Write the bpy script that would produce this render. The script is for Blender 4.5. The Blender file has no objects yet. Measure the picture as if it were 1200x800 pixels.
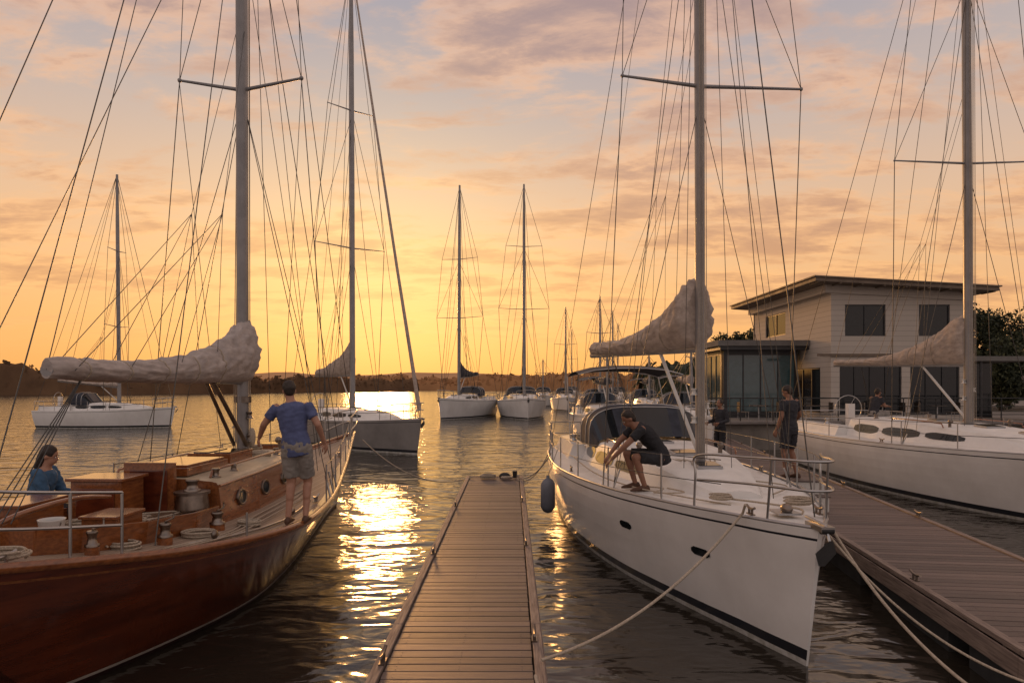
import bpy, math, random
from mathutils import Vector, Matrix, noise
random.seed(7)
scene=bpy.context.scene
V=Vector
# ------------------------------------------------------------------ helpers
def herm(tab,x):
    n=len(tab)
    if x<=tab[0][0]: return tab[0][1]
    if x>=tab[-1][0]: return tab[-1][1]
    def slope(i):
        if i==0: return (tab[1][1]-tab[0][1])/(tab[1][0]-tab[0][0])
        if i==n-1: return (tab[-1][1]-tab[-2][1])/(tab[-1][0]-tab[-2][0])
        return (tab[i+1][1]-tab[i-1][1])/(tab[i+1][0]-tab[i-1][0])
    for i in range(n-1):
        x0,y0=tab[i]; x1,y1=tab[i+1]
        if x0<=x<=x1:
            h=x1-x0; t=(x-x0)/h; m0=slope(i)*h; m1=slope(i+1)*h
            return (2*t**3-3*t*t+1)*y0+(t**3-2*t*t+t)*m0+(-2*t**3+3*t*t)*y1+(t**3-t*t)*m1
class MB:
    def __init__(s): s.v=[];s.f=[];s.m=[];s.s=[]
    def add(s,vs,fs,m=0,smooth=True):
        o=len(s.v); s.v+= [tuple(a) for a in vs]
        for f in fs: s.f.append([o+i for i in f]); s.m.append(m); s.s.append(smooth)
    def box(s,c,size,m=0,rz=0.0,M=None):
        x,y,z=[a/2 for a in size]
        R=M if M is not None else Matrix.Rotation(rz,3,'Z')
        vs=[V(c)+R@V((sx*x,sy*y,sz*z)) for sz in(-1,1) for sy in(-1,1) for sx in(-1,1)]
        s.add(vs,[(0,2,3,1),(4,5,7,6),(0,1,5,4),(2,6,7,3),(0,4,6,2),(1,3,7,5)],m,False)
    def ring(s,c,a,b,seg,ph=0):
        return [V(c)+V(a)*math.cos(ph+2*math.pi*i/seg)+V(b)*math.sin(ph+2*math.pi*i/seg) for i in range(seg)]
    def loft(s,rings,m=0,caps=True,smooth=True,closed=True):
        n=len(rings[0]); vs=[p for r in rings for p in r]; fs=[]
        for k in range(len(rings)-1):
            for i in range(n if closed else n-1):
                j=(i+1)%n
                fs.append((k*n+i,k*n+j,(k+1)*n+j,(k+1)*n+i))
        s.add(vs,fs,m,smooth)
        if caps:
            s.add(rings[0],[list(range(n))[::-1]],m,False); s.add(rings[-1],[list(range(n))],m,False)
    def frame(s,d):
        d=V(d).normalized(); u=V((0,0,1)) if abs(d.z)<.9 else V((1,0,0))
        a=d.cross(u).normalized(); return a,d.cross(a).normalized()
    def cyl(s,p0,p1,r0,r1=None,seg=8,m=0,caps=True,smooth=True):
        r1=r0 if r1 is None else r1
        p0=V(p0);p1=V(p1); a,b=s.frame(p1-p0)
        s.loft([s.ring(p0,a*r0,b*r0,seg),s.ring(p1,a*r1,b*r1,seg)],m,caps,smooth)
    def capsule(s,p0,p1,r0,r1,seg=12,m=0):
        p0=V(p0);p1=V(p1); d=(p1-p0).normalized(); a,b=s.frame(d); R=[]
        for k in range(1,4):
            t=math.radians(90-k*30+ (0)); 
            R.append(s.ring(p0-d*r0*math.sin(t),a*r0*math.cos(t),b*r0*math.cos(t),seg))
        for k in range(0,3):
            t=math.radians(k*30)
            R.append(s.ring(p1+d*r1*math.sin(t),a*r1*math.cos(t),b*r1*math.cos(t),seg))
        s.loft(R,m,True)
    def tube(s,pts,r,seg=6,m=0,caps=True,r1=None):
        pts=[V(p) for p in pts]; R=[]; n=len(pts); pa=None
        for i,p in enumerate(pts):
            d=(pts[min(i+1,n-1)]-pts[max(i-1,0)])
            if d.length<1e-6: d=V((0,0,1))
            d.normalize()
            if pa is None: a,b=s.frame(d)
            else:
                a=pa-d*pa.dot(d)
                if a.length<1e-5: a,_=s.frame(d)
                a.normalize(); b=d.cross(a)
            pa=a; rr=r if r1 is None else r+(r1-r)*i/(n-1)
            R.append(s.ring(p,a*rr,b*rr,seg))
        s.loft(R,m,caps)
    def ell(s,c,rx,ry,rz,seg=16,rg=10,m=0,R=None):
        R=R or Matrix.Identity(3); rings=[]
        for k in range(1,rg):
            t=math.pi*k/rg
            rings.append([V(c)+R@V((rx*math.sin(t)*math.cos(2*math.pi*i/seg),ry*math.sin(t)*math.sin(2*math.pi*i/seg),-rz*math.cos(t))) for i in range(seg)])
        s.loft(rings,m,True)
    def mesh(s,name,mats=()):
        me=bpy.data.meshes.new(name); me.from_pydata(s.v,[],s.f)
        for mt in mats: me.materials.append(mt)
        me.polygons.foreach_set('material_index',s.m); me.polygons.foreach_set('use_smooth',s.s)
        me.update(); return me
    def build(s,name,mats,parent=None,bevel=0,loc=None,rz=0):
        ob=bpy.data.objects.new(name,s.mesh(name,mats)); scene.collection.objects.link(ob)
        if parent: ob.parent=parent
        if loc: ob.location=loc
        ob.rotation_euler=(0,0,rz)
        if bevel:
            b=ob.modifiers.new('bev','BEVEL'); b.width=bevel; b.segments=2; b.limit_method='ANGLE'; b.angle_limit=math.radians(50)
        return ob
def empty(name,loc=(0,0,0),rz=0):
    e=bpy.data.objects.new(name,None); scene.collection.objects.link(e); e.location=loc; e.rotation_euler=(0,0,rz); e.empty_display_size=.3; return e
def lerp(a,b,t): return a+(b-a)*t
def path(pts,n=24):
    pts=[V(p) for p in pts]; out=[]; m=len(pts)
    for i in range(m-1):
        p0=pts[max(i-1,0)];p1=pts[i];p2=pts[i+1];p3=pts[min(i+2,m-1)]
        for k in range(n//(m-1)+1):
            t=k/(n//(m-1)+1)
            out.append(.5*((2*p1)+(p2-p0)*t+(2*p0-5*p1+4*p2-p3)*t*t+(3*p1-p0-3*p2+p3)*t**3))
    out.append(pts[-1]); return out
def sag(p0,p1,d,n=24):
    p0=V(p0);p1=V(p1); return [p0.lerp(p1,i/n)-V((0,0,d*4*(i/n)*(1-i/n))) for i in range(n+1)]
# ------------------------------------------------------------------ materials
def mat(name,col,rough=.5,metal=0,var=.15,scale=4,bump=0,bscale=30,coat=0,col2=None,coords='Object',stretch=(1,1,1),spec=.5,emit=None):
    m=bpy.data.materials.new(name); m.use_nodes=True; nt=m.node_tree; N=nt.nodes; L=nt.links
    b=N['Principled BSDF']; b.inputs['Roughness'].default_value=rough; b.inputs['Metallic'].default_value=metal
    b.inputs['Coat Weight'].default_value=coat; b.inputs['Coat Roughness'].default_value=.08; b.inputs['Specular IOR Level'].default_value=spec
    tc=N.new('ShaderNodeTexCoord'); mp=N.new('ShaderNodeMapping'); mp.inputs['Scale'].default_value=stretch
    L.new(tc.outputs[coords],mp.inputs[0])
    n=N.new('ShaderNodeTexNoise'); n.inputs['Scale'].default_value=scale; n.inputs['Detail'].default_value=6; n.inputs['Roughness'].default_value=.6
    L.new(mp.outputs[0],n.inputs[0])
    mx=N.new('ShaderNodeMix'); mx.data_type='RGBA'
    c2=col2 or tuple(c*(1-var*2) for c in col)
    mx.inputs[6].default_value=(*[min(1,c*(1+var*.5)) for c in col],1); mx.inputs[7].default_value=(*c2,1)
    r=N.new('ShaderNodeMapRange'); r.inputs[1].default_value=.35; r.inputs[2].default_value=.7
    L.new(n.outputs[0],r.inputs[0]); L.new(r.outputs[0],mx.inputs[0]); L.new(mx.outputs[2],b.inputs['Base Color'])
    if rough>.05 and metal<.5:
        rr=N.new('ShaderNodeMapRange'); rr.inputs[3].default_value=rough*.8; rr.inputs[4].default_value=min(1,rough*1.25)
        L.new(n.outputs[0],rr.inputs[0]); L.new(rr.outputs[0],b.inputs['Roughness'])
    if bump:
        n2=N.new('ShaderNodeTexNoise'); n2.inputs['Scale'].default_value=bscale; n2.inputs['Detail'].default_value=5
        L.new(mp.outputs[0],n2.inputs[0]); bp=N.new('ShaderNodeBump'); bp.inputs['Strength'].default_value=1; bp.inputs['Distance'].default_value=bump
        L.new(n2.outputs[0],bp.inputs['Height']); L.new(bp.outputs[0],b.inputs['Normal'])
    if emit:
        b.inputs['Emission Color'].default_value=(*emit[0],1); b.inputs['Emission Strength'].default_value=emit[1]
    return m
def planks(name,c1,c2,seam,axis,w,gap=.06,rough=.7,grain=(1,1,1),bump=.002,hasseam=True,coat=0):
    m=bpy.data.materials.new(name); m.use_nodes=True; nt=m.node_tree; N=nt.nodes; L=nt.links; b=N['Principled BSDF']
    b.inputs['Roughness'].default_value=rough; b.inputs['Coat Weight'].default_value=coat
    tc=N.new('ShaderNodeTexCoord'); sp=N.new('ShaderNodeSeparateXYZ'); L.new(tc.outputs['Object'],sp.inputs[0])
    dv=N.new('ShaderNodeMath'); dv.operation='DIVIDE'; dv.inputs[1].default_value=w; L.new(sp.outputs[axis],dv.inputs[0])
    fl=N.new('ShaderNodeMath'); fl.operation='FLOOR'; L.new(dv.outputs[0],fl.inputs[0])
    wn=N.new('ShaderNodeTexWhiteNoise'); wn.noise_dimensions='1D'; L.new(fl.outputs[0],wn.inputs['W'])
    mp=N.new('ShaderNodeMapping'); mp.inputs['Scale'].default_value=grain; L.new(tc.outputs['Object'],mp.inputs[0])
    n=N.new('ShaderNodeTexNoise'); n.inputs['Scale'].default_value=3; n.inputs['Detail'].default_value=8; n.inputs['Roughness'].default_value=.7; L.new(mp.outputs[0],n.inputs[0])
    n3=N.new('ShaderNodeTexNoise'); n3.inputs['Scale'].default_value=1.2; n3.inputs['Detail'].default_value=4; L.new(tc.outputs['Object'],n3.inputs[0])
    ad=N.new('ShaderNodeMath'); ad.operation='MULTIPLY_ADD'; ad.inputs[1].default_value=.6; L.new(wn.outputs[0],ad.inputs[0])
    ml=N.new('ShaderNodeMath'); ml.operation='MULTIPLY'; L.new(n.outputs[0],ml.inputs[0]); L.new(n3.outputs[0],ml.inputs[1])
    L.new(ml.outputs[0],ad.inputs[2])
    mx=N.new('ShaderNodeMix'); mx.data_type='RGBA'; mx.inputs[6].default_value=(*c1,1); mx.inputs[7].default_value=(*c2,1); L.new(ad.outputs[0],mx.inputs[0])
    out=mx.outputs[2]
    bp=N.new('ShaderNodeBump'); bp.inputs['Distance'].default_value=bump; L.new(n.outputs[0],bp.inputs['Height']); L.new(bp.outputs[0],b.inputs['Normal'])
    if hasseam:
        fr=N.new('ShaderNodeMath'); fr.operation='FRACT'; L.new(dv.outputs[0],fr.inputs[0])
        lt=N.new('ShaderNodeMath'); lt.operation='LESS_THAN'; lt.inputs[1].default_value=gap; L.new(fr.outputs[0],lt.inputs[0])
        m2=N.new('ShaderNodeMix'); m2.data_type='RGBA'; L.new(lt.outputs[0],m2.inputs[0]); L.new(out,m2.inputs[6]); m2.inputs[7].default_value=(*seam,1); out=m2.outputs[2]
    L.new(out,b.inputs['Base Color']); return m
M={}
M['mahog']=mat('varnished_mahogany',(.155,.033,.012),.2,0,.25,3,coat=.9,stretch=(1,.25,3),col2=(.07,.014,.007),bump=.0006,bscale=20)
M['varn']=mat('varnished_trim',(.26,.088,.026),.24,0,.2,6,coat=.8,stretch=(6,1,6),col2=(.13,.04,.013))
M['darkred']=mat('bottom_paint',(.03,.008,.007),.5,0,.2)
M['gel']=mat('white_gelcoat',(.79,.775,.75),.22,0,.04,1.2,coat=.3,col2=(.69,.67,.64))
M['gel2']=mat('deck_gelcoat',(.76,.745,.71),.5,0,.05,2,bump=.0015,bscale=220,col2=(.63,.61,.57))
M['greyhull']=mat('grey_topsides',(.25,.235,.225),.3,0,.1,2)
M['creamdeck']=mat('cream_cabin_top',(.52,.43,.30),.45,0,.15,3,bump=.001,bscale=80)
M['navy']=mat('boot_stripe_black',(.012,.014,.02),.3)
M['anti']=mat('waterline_white',(.5,.49,.47),.5,col2=(.28,.27,.22),scale=8)
M['whitestripe']=mat('white_stripe',(.5,.44,.38),.4)
M['alu']=mat('mast_aluminium',(.42,.42,.43),.38,.75,.1,3,stretch=(1,1,.3))
M['mastw']=mat('mast_grey_paint',(.27,.26,.26),.35,.2,.1,3)
M['steel']=mat('stainless_steel',(.45,.44,.43),.28,1,.1)
M['wsteel']=mat('winch_bronze_chrome',(.24,.20,.17),.32,1,.2,8)
M['wire']=mat('rig_wire',(.085,.08,.075),.4,.6,.1)
M['rope']=mat('cream_rope',(.46,.38,.29),.85,0,.2,60,bump=.004,bscale=150)
M['canvas']=mat('sail_cover_canvas',(.43,.375,.345),.85,0,.12,5,bump=.014,bscale=8,stretch=(2.0,1,2.0),col2=(.30,.26,.24))
M['canvas2']=mat('sail_cloth_tan',(.44,.36,.30),.85,0,.12,5,bump=.014,bscale=8,stretch=(2.0,1,2.0),col2=(.29,.235,.20))
M['navycloth']=mat('navy_canvas',(.03,.035,.05),.8,0,.2,8,bump=.004)
M['glass']=mat('dark_glass',(.012,.015,.018),.06,0,.1,spec=.45)
M['rubber']=mat('black_rubber',(.02,.02,.02),.6)
M['fender']=mat('grey_fender',(.16,.17,.2),.5)
M['white']=mat('white_plastic',(.62,.60,.56),.4,0,.06)
M['teak']=planks('teak_deck',(.24,.165,.115),(.38,.29,.21),(.03,.025,.02),0,.055,.09,.6,(8,1,8),.0008)
M['teakg']=planks('teak_grating',(.17,.10,.06),(.32,.20,.12),(.02,.015,.01),0,.05,.2,.5,(8,1,8),.0008)
M['dock']=planks('dock_plank_wood',(.045,.032,.028),(.18,.128,.108),(0,0,0),1,.145,.0,.5,(1,14,1),.005,False)
M['dockedge']=mat('dock_edge_timber',(.27,.205,.165),.65,0,.2,6,bump=.004,bscale=12,stretch=(10,.6,10),col2=(.13,.09,.075))
M['float']=mat('dock_float',(.03,.03,.03),.8,0,.2)
M['skin']=mat('skin',(.42,.22,.145),.55,0,.08,12)
M['skin2']=mat('tanned_skin',(.27,.13,.08),.55,0,.08,12)
M['hair']=mat('dark_hair',(.03,.018,.012),.6,0,.3,60,bump=.004,bscale=120)
M['eye']=mat('eye_white',(.7,.7,.68),.3); M['lip']=mat('lips',(.3,.1,.08),.5)
M['blue']=mat('blue_tshirt',(.085,.105,.22),.9,0,.12,9,bump=.008,bscale=12)
M['bluew']=mat('blue_blouse',(.05,.12,.22),.9,0,.12,9,bump=.006,bscale=14)
M['khaki']=mat('khaki_cloth',(.25,.225,.20),.9,0,.12,9,bump=.006,bscale=18)
M['black']=mat('black_cloth',(.018,.018,.022),.9,0,.12,9,bump=.006,bscale=14)
M['charcoal']=mat('charcoal_cloth',(.03,.03,.037),.9,0,.12,9,bump=.006,bscale=14)
M['shoe']=mat('brown_shoe',(.09,.04,.02),.6)
# ------------------------------------------------------------------ people
def remesh(mb,name,vox,mats,parent,wr=0,seed=0,sm=2):
    ob=bpy.data.objects.new('tmp',mb.mesh('tmp')); scene.collection.objects.link(ob)
    r=ob.modifiers.new('r','REMESH'); r.mode='VOXEL'; r.voxel_size=vox; r.use_smooth_shade=True
    s=ob.modifiers.new('s','SMOOTH'); s.factor=.5; s.iterations=sm
    dg=bpy.context.evaluated_depsgraph_get(); dg.update(); me=bpy.data.meshes.new_from_object(ob.evaluated_get(dg)); me.name=name
    bpy.data.objects.remove(ob)
    me.materials.clear()
    for q in mats: me.materials.append(q)
    for p in me.polygons: p.use_smooth=True; p.material_index=0
    if wr:
        for v in me.vertices:
            n_=v.normal; v.co+=n_*wr*(noise.noise(V((v.co.x*9,v.co.y*9,v.co.z*16+seed)))+.6*noise.noise(V((v.co.x*22+3,v.co.y*22,v.co.z*30+seed))))
    o=bpy.data.objects.new(name,me); scene.collection.objects.link(o); o.parent=parent; return o
def hand(mb,w_,d,n,ts):
    d=V(d).normalized(); n=(V(n)-d*V(n).dot(d)).normalized(); s=d.cross(n)
    mb.loft([mb.ring(w_+d*t,s*a,n*b_,10) for t,a,b_ in((-.02,.024,.02),(.02,.032,.016),(.06,.042,.015),(.09,.04,.013))],0,True)
    for i in range(4):
        l=(.066,.078,.072,.056)[i]; b0=w_+d*.085+s*ts*(.032-.021*i); d1=(d+n*.25).normalized(); d2=(d+n*.9).normalized()
        mb.capsule(b0,b0+d1*l*.5,.0095,.0088,8); mb.capsule(b0+d1*l*.5,b0+d1*l*.5+d2*l*.5,.0088,.0072,8)
    b0=w_+d*.03+s*ts*.03; d1=(d*.6+s*ts*.75+n*.25).normalized(); mb.capsule(b0,b0+d1*.045,.012,.010,8); mb.capsule(b0+d1*.045,b0+d1*.045+(d+n*.3).normalized()*.03,.010,.008,8)
def person(name,loc,rz,J,shirt,pants,skin='skin',shoe='shoe',longsleeve=False,longhair=False,pantlen=.86,sc=1.0,hem=0.05):
    e=empty(name,loc,rz); e.scale=(sc,sc,sc)
    P={k:V(v) for k,v in J.items()}
    lat=(P['sr']-P['sl']).normalized(); latp=(P['hr']-P['hl']).normalized()
    sp_=[P['pel'],P['waist'],P['chest'],P['neck']]
    def tors(mb,ex,top=True,low=0):
        st=[(0,-.09-low,.135,.095),(0,0,.165,.115),(0,.5,.155,.105),(1,0,.140,.098),(1,.5,.155,.108),(2,0,.172,.115),(2,.45,.175,.108),(2,.72,.150,.088),(2,.90,.085,.065)]
        if top: st.append((2,1.0,.062,.058))
        R=[]
        for i,t,a,b_ in st:
            if t<0:
                up=(sp_[1]-sp_[0]).normalized(); c=sp_[0]+up*t
            else: c=sp_[i].lerp(sp_[min(i+1,3)],t); up=(sp_[min(i+1,3)]-sp_[i]).normalized()
            k=(i+max(t,0))/3; l=latp.lerp(lat,k); l=(l-up*l.dot(up)).normalized(); f=up.cross(l).normalized()
            R.append(mb.ring(c,l*(a+ex),f*(b_+ex),20))
        mb.loft(R,0,True)
    hf=V(J.get('look',(0,1,0))).normalized(); hr_=hf.cross(V((0,0,1))).normalized(); hu=hr_.cross(hf).normalized()
    R3=Matrix((hr_,hf,hu)).transposed(); hc=P['head']
    mb=MB(); tors(mb,0)
    mb.capsule(P['neck']-V((0,0,.03)),hc-hu*.04,.056,.052,14)
    mb.ell(hc+hu*.02-hf*.008,.074,.094,.095,18,12,0,R3); mb.ell(hc-hu*.045+hf*.022,.056,.068,.070,16,10,0,R3)
    mb.ell(hc+hf*.093-hu*.022,.013,.018,.022,8,6,0,R3); mb.ell(hc+hf*.088-hu*.058,.022,.012,.008,8,6,0,R3)
    for s in(-1,1):
        mb.ell(hc+hr_*s*.074-hu*.01-hf*.005,.010,.020,.030,8,6,0,R3)
        S,E,Wr=(P['sr'],P['er'],P['wr']) if s>0 else (P['sl'],P['el'],P['wl'])
        mb.capsule(S,E,.056,.042,14); mb.capsule(S.lerp(E,.15),S.lerp(E,.6),.054,.048,12); mb.capsule(E,Wr,.041,.027,14); mb.capsule(E.lerp(Wr,.12),E.lerp(Wr,.4),.043,.038,12)
        H,K,A=(P['hr'],P['kr'],P['ar']) if s>0 else (P['hl'],P['kl'],P['al'])
        mb.capsule(H,K,.085,.056,14); mb.capsule(K,A,.054,.036,14); bk=(V((0,-1,0)) if abs((K-A).normalized().y)<.8 else V((0,0,-1)))
        mb.capsule(K.lerp(A,.15)+bk*.012,K.lerp(A,.45)+bk*.012,.055,.048,12)
    remesh(mb,'body',.011,[M[skin]],e,sm=2)
    mb=MB()
    for s in(-1,1):
        E,Wr=(P['er'],P['wr']) if s>0 else (P['el'],P['wl']); d=(Wr-E); hand(mb,Wr,d,J.get('palm',(-s*1.0,.3,0)),1 if s<0 else -1)
    mb.build('hands',[M[skin]],e)
    mb=MB(); tors(mb,.016,False,hem)
    for s in(-1,1):
        S,E,Wr=(P['sr'],P['er'],P['wr']) if s>0 else (P['sl'],P['el'],P['wl'])
        if longsleeve: mb.capsule(S,E,.072,.058,14); mb.capsule(E,E.lerp(Wr,.9),.056,.042,14)
        else:
            a=S;b_=S.lerp(E,.62); d=(b_-a).normalized(); u,v_=mb.frame(d)
            mb.loft([mb.ring(a-d*.03,u*.05,v_*.05,14),mb.ring(a,u*.071,v_*.071,14),mb.ring(a.lerp(b_,.5),u*.068,v_*.068,14),mb.ring(b_,u*.066,v_*.066,14)],0,True)
    remesh(mb,'shirt',.012,[M[shirt]],e,.011,1,3)
    mb=MB(); up=(sp_[1]-sp_[0]).normalized(); f=latp.cross(up).normalized()
    mb.loft([mb.ring(sp_[0]+up*t,latp*a,f*b_,20) for t,a,b_ in((-.13,.12,.09),(-.08,.165,.125),(0,.182,.130),(.09,.168,.118))],0,True)
    for s in(-1,1):
        H,K,A=(P['hr'],P['kr'],P['ar']) if s>0 else (P['hl'],P['kl'],P['al'])
        if pantlen<=1:
            b_=H.lerp(K,pantlen); d=(b_-H).normalized(); u,v_=mb.frame(d)
            mb.loft([mb.ring(H-d*.03,u*.08,v_*.08,16),mb.ring(H,u*.103,v_*.103,16),mb.ring(H.lerp(b_,.5),u*.098,v_*.098,16),mb.ring(b_,u*.092,v_*.092,16)],0,True)
        else: mb.capsule(H,K,.103,.075,14); mb.capsule(K,K.lerp(A,.92),.073,.06,14)
    remesh(mb,'trousers' if pantlen>1 else 'shorts',.012,[M[pants]],e,.012,4,3)
    mb=MB()
    for s in(-1,1):
        K,A=(P['kr'],P['ar']) if s>0 else (P['kl'],P['al']); t=V(J.get('tor' if s>0 else 'tol',(0,1,0))).normalized(); q=t.cross(V((0,0,1)))
        b0=A-V((0,0,.085))
        mb.loft([mb.ring(b0+t*y+V((0,0,z/2)),q*a,V((0,0,z/2)),14) for y,a,z in((-.075,.022,.05),(-.06,.034,.085),(0,.036,.10),(.06,.042,.075),(.12,.046,.055),(.17,.040,.042),(.20,.02,.028))],0,True)
    mb.build('shoes',[M[shoe]],e)
    mb=MB(); mb.ell(hc+hu*.034-hf*.020,.081,.096,.095,20,12,0,R3); mb.ell(hc-hf*.045+hu*.0,.074,.066,.090,18,10,0,R3)
    if longhair:
        mb.ell(hc-hf*.07-hu*.06,.078,.055,.12,16,10,0,R3); mb.ell(hc-hf*.085-hu*.15,.06,.04,.09,14,8,0,R3)
    remesh(mb,'hair',.010,[M['hair']],e,.010,7,1)
    mb=MB()
    for s in(-1,1):
        mb.ell(hc+hf*.083+hr_*s*.030+hu*.0,.013,.007,.008,8,6,0,R3); mb.ell(hc+hf*.0885+hr_*s*.030,.006,.004,.006,8,6,1,R3); mb.ell(hc+hf*.086+hr_*s*.030+hu*.022,.018,.006,.004,8,6,1,R3)
    mb.ell(hc+hf*.094-hu*.060,.020,.006,.006,8,6,2,R3); mb.build('face_details',[M['eye'],M['hair'],M['lip']],e)
    return e
base=dict(pel=(0,0,.95),waist=(0,.01,1.10),chest=(0,.0,1.30),neck=(0,-.01,1.49),head=(0,.02,1.63),sr=(.185,-.01,1.425),sl=(-.185,-.01,1.425),er=(.25,-.03,1.15),el=(-.25,-.03,1.15),wr=(.27,.06,.91),wl=(-.27,.06,.91),
    hr=(.09,0,.92),hl=(-.09,0,.92),kr=(.11,.03,.50),kl=(-.11,.03,.50),ar=(.11,-.02,.085),al=(-.11,-.02,.085))
J=dict(base); J.update(pel=(.02,-.02,.95),waist=(-.01,.0,1.10),chest=(-.04,.03,1.30),neck=(-.07,.07,1.49),head=(-.10,.11,1.62),look=(-.35,1,-.35),
  sr=(.14,.03,1.43),sl=(-.24,.05,1.41),er=(.28,-.03,1.20),wr=(.33,.10,.97),el=(-.40,.08,1.20),wl=(-.50,.24,1.03),
  kr=(.13,.10,.50),ar=(.12,.02,.085),kl=(-.05,.02,.50),al=(-.07,-.06,.085),hr=(.11,-.02,.92),hl=(-.07,-.02,.92))
person('man_in_blue_shirt',(-2.66,8.38,1.10),math.radians(4),J,'blue','khaki',sc=1.0)
J=dict(base); J.update(pel=(0,0,.42),waist=(0,.03,.57),chest=(0,.08,.76),neck=(0,.11,.94),head=(0,.15,1.075),look=(0,1,-.25),
  sr=(.165,.10,.88),sl=(-.165,.10,.88),er=(.20,.20,.63),el=(-.20,.20,.63),wr=(.12,.42,.60),wl=(-.12,.42,.60),
  hr=(.09,.02,.38),hl=(-.09,.02,.38),kr=(.12,.44,.42),kl=(-.12,.44,.42),ar=(.12,.42,.085),al=(-.12,.42,.085),palm=(0,0,-1))
person('seated_woman',(-5.62,8.05,.88),math.radians(-80),J,'bluew','charcoal',longsleeve=True,longhair=True,pantlen=1.5)
J=dict(base); J.update(pel=(0,-.33,.50),waist=(0,-.27,.63),chest=(0,-.12,.79),neck=(0,.04,.93),head=(0,.13,1.01),look=(0,1,-.75),
  sr=(.18,-.01,.87),sl=(-.18,-.01,.87),er=(.20,.20,.68),el=(-.20,.22,.66),wr=(.14,.36,.50),wl=(-.12,.40,.46),
  hr=(.10,-.30,.46),hl=(-.10,-.30,.46),kr=(.20,.10,.50),kl=(-.16,.08,.48),ar=(.17,-.02,.085),al=(-.14,-.06,.085),palm=(0,0,-1))
person('seated_man_in_black_shirt',(1.78,9.70,1.30),math.radians(97),J,'black','black',skin='skin2')
J=dict(base); J.update(wr=(.34,.22,.98),er=(.30,.02,1.17),look=(-.2,1,-.45),head=(0,.05,1.62),kr=(.12,.06,.5),ar=(.14,-.05,.085))
person('man_in_dark_shirt',(5.22,12.85,1.04),math.radians(28),J,'charcoal','charcoal',skin='skin2')
J=dict(base); J.update(wr=(.20,.28,1.08),wl=(-.2,.28,1.08)); person('man_in_navy_jacket',(6.25,20.5,.51),math.radians(120),J,'charcoal','black',longsleeve=True,pantlen=1.5,skin='skin2',sc=1.05)
J=dict(base); J.update(pel=(0,0,.42),waist=(0,.03,.57),chest=(0,.10,.76),neck=(0,.15,.93),head=(0,.20,1.06),look=(0,1,-.3),
  sr=(.165,.12,.88),sl=(-.165,.12,.88),er=(.20,.24,.65),el=(-.20,.24,.65),wr=(.12,.44,.64),wl=(-.12,.44,.64),
  hr=(.09,.02,.38),hl=(-.09,.02,.38),kr=(.12,.44,.42),kl=(-.12,.44,.42),ar=(.12,.42,.085),al=(-.12,.42,.085),palm=(0,0,-1))
person('seated_crew_member',(10.9,20.6,1.50),math.radians(-70),J,'charcoal','khaki',skin='skin2',pantlen=1.5)
# ------------------------------------------------------------------ camera
cd=bpy.data.cameras.new('Camera'); cam=bpy.data.objects.new('Camera',cd); scene.collection.objects.link(cam); scene.camera=cam
cam.location=(0,0,2.8); cam.rotation_euler=(math.radians(90),0,0); cd.sensor_width=36; cd.lens=24; cd.shift_y=50/1200; cd.clip_end=9000; cd.clip_start=.05
# ------------------------------------------------------------------ world
w=bpy.data.worlds.new('World'); scene.world=w; w.use_nodes=True; nt=w.node_tree; N=nt.nodes; L=nt.links
bg=N['Background']
SUN_AZ=math.radians(-11); SUN_EL=math.radians(7)
sd=V((math.sin(SUN_AZ)*math.cos(SUN_EL),math.cos(SUN_AZ)*math.cos(SUN_EL),math.sin(SUN_EL)))
def MA(op,a,b=None,c=None,clamp=False):
    n=N.new('ShaderNodeMath'); n.operation=op; n.use_clamp=clamp
    for i,x in enumerate((a,b,c)):
        if x is None: continue
        if isinstance(x,(int,float)): n.inputs[i].default_value=x
        else: L.new(x,n.inputs[i])
    return n.outputs[0]
def MR(x,a,b,c=0,d=1,smooth=True):
    n=N.new('ShaderNodeMapRange'); n.interpolation_type='SMOOTHSTEP' if smooth else 'LINEAR'
    L.new(x,n.inputs[0])
    for i,q in enumerate((a,b,c,d)): n.inputs[i+1].default_value=q
    return n.outputs[0]
def MX(f,a,b,mode='MIX'):
    n=N.new('ShaderNodeMix'); n.data_type='RGBA'; n.blend_type=mode
    for i,x in ((0,f),(6,a),(7,b)):
        if isinstance(x,(int,float)): n.inputs[i].default_value=x
        elif isinstance(x,tuple): n.inputs[i].default_value=(*x,1)
        else: L.new(x,n.inputs[i])
    return n.outputs[2]
def RAMP(x,st):
    n=N.new('ShaderNodeValToRGB'); L.new(x,n.inputs[0]); e=n.color_ramp.elements
    e[0].position=st[0][0]; e[0].color=(*st[0][1],1); e[1].position=st[-1][0]; e[1].color=(*st[-1][1],1)
    for p,c in st[1:-1]:
        q=e.new(p); q.color=(*c,1)
    return n.outputs[0]
tc=N.new('ShaderNodeTexCoord'); sp=N.new('ShaderNodeSeparateXYZ'); L.new(tc.outputs['Generated'],sp.inputs[0])
X,Y,Z=sp.outputs; Zc=MA('MAXIMUM',Z,0.0)
dt=N.new('ShaderNodeVectorMath'); dt.operation='DOT_PRODUCT'; L.new(tc.outputs['Generated'],dt.inputs[0]); dt.inputs[1].default_value=tuple(sd)
D=MA('MAXIMUM',dt.outputs['Value'],0.0)
front=RAMP(Zc,[(0,(.86,.385,.115)),(.06,(.90,.45,.165)),(.14,(.88,.50,.235)),(.24,(.76,.50,.325)),(.36,(.56,.45,.40)),(.50,(.38,.36,.41)),(1,(.38,.38,.44))])
back=RAMP(Zc,[(0,(.56,.42,.37)),(.15,(.64,.50,.44)),(.4,(.60,.52,.51)),(1,(.43,.42,.48))])
base_=MX(MR(dt.outputs['Value'],-.2,.85),back,front)
den=MA('ADD',Zc,.13); cx=MA('DIVIDE',X,den); cy=MA('DIVIDE',Y,den)
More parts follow.
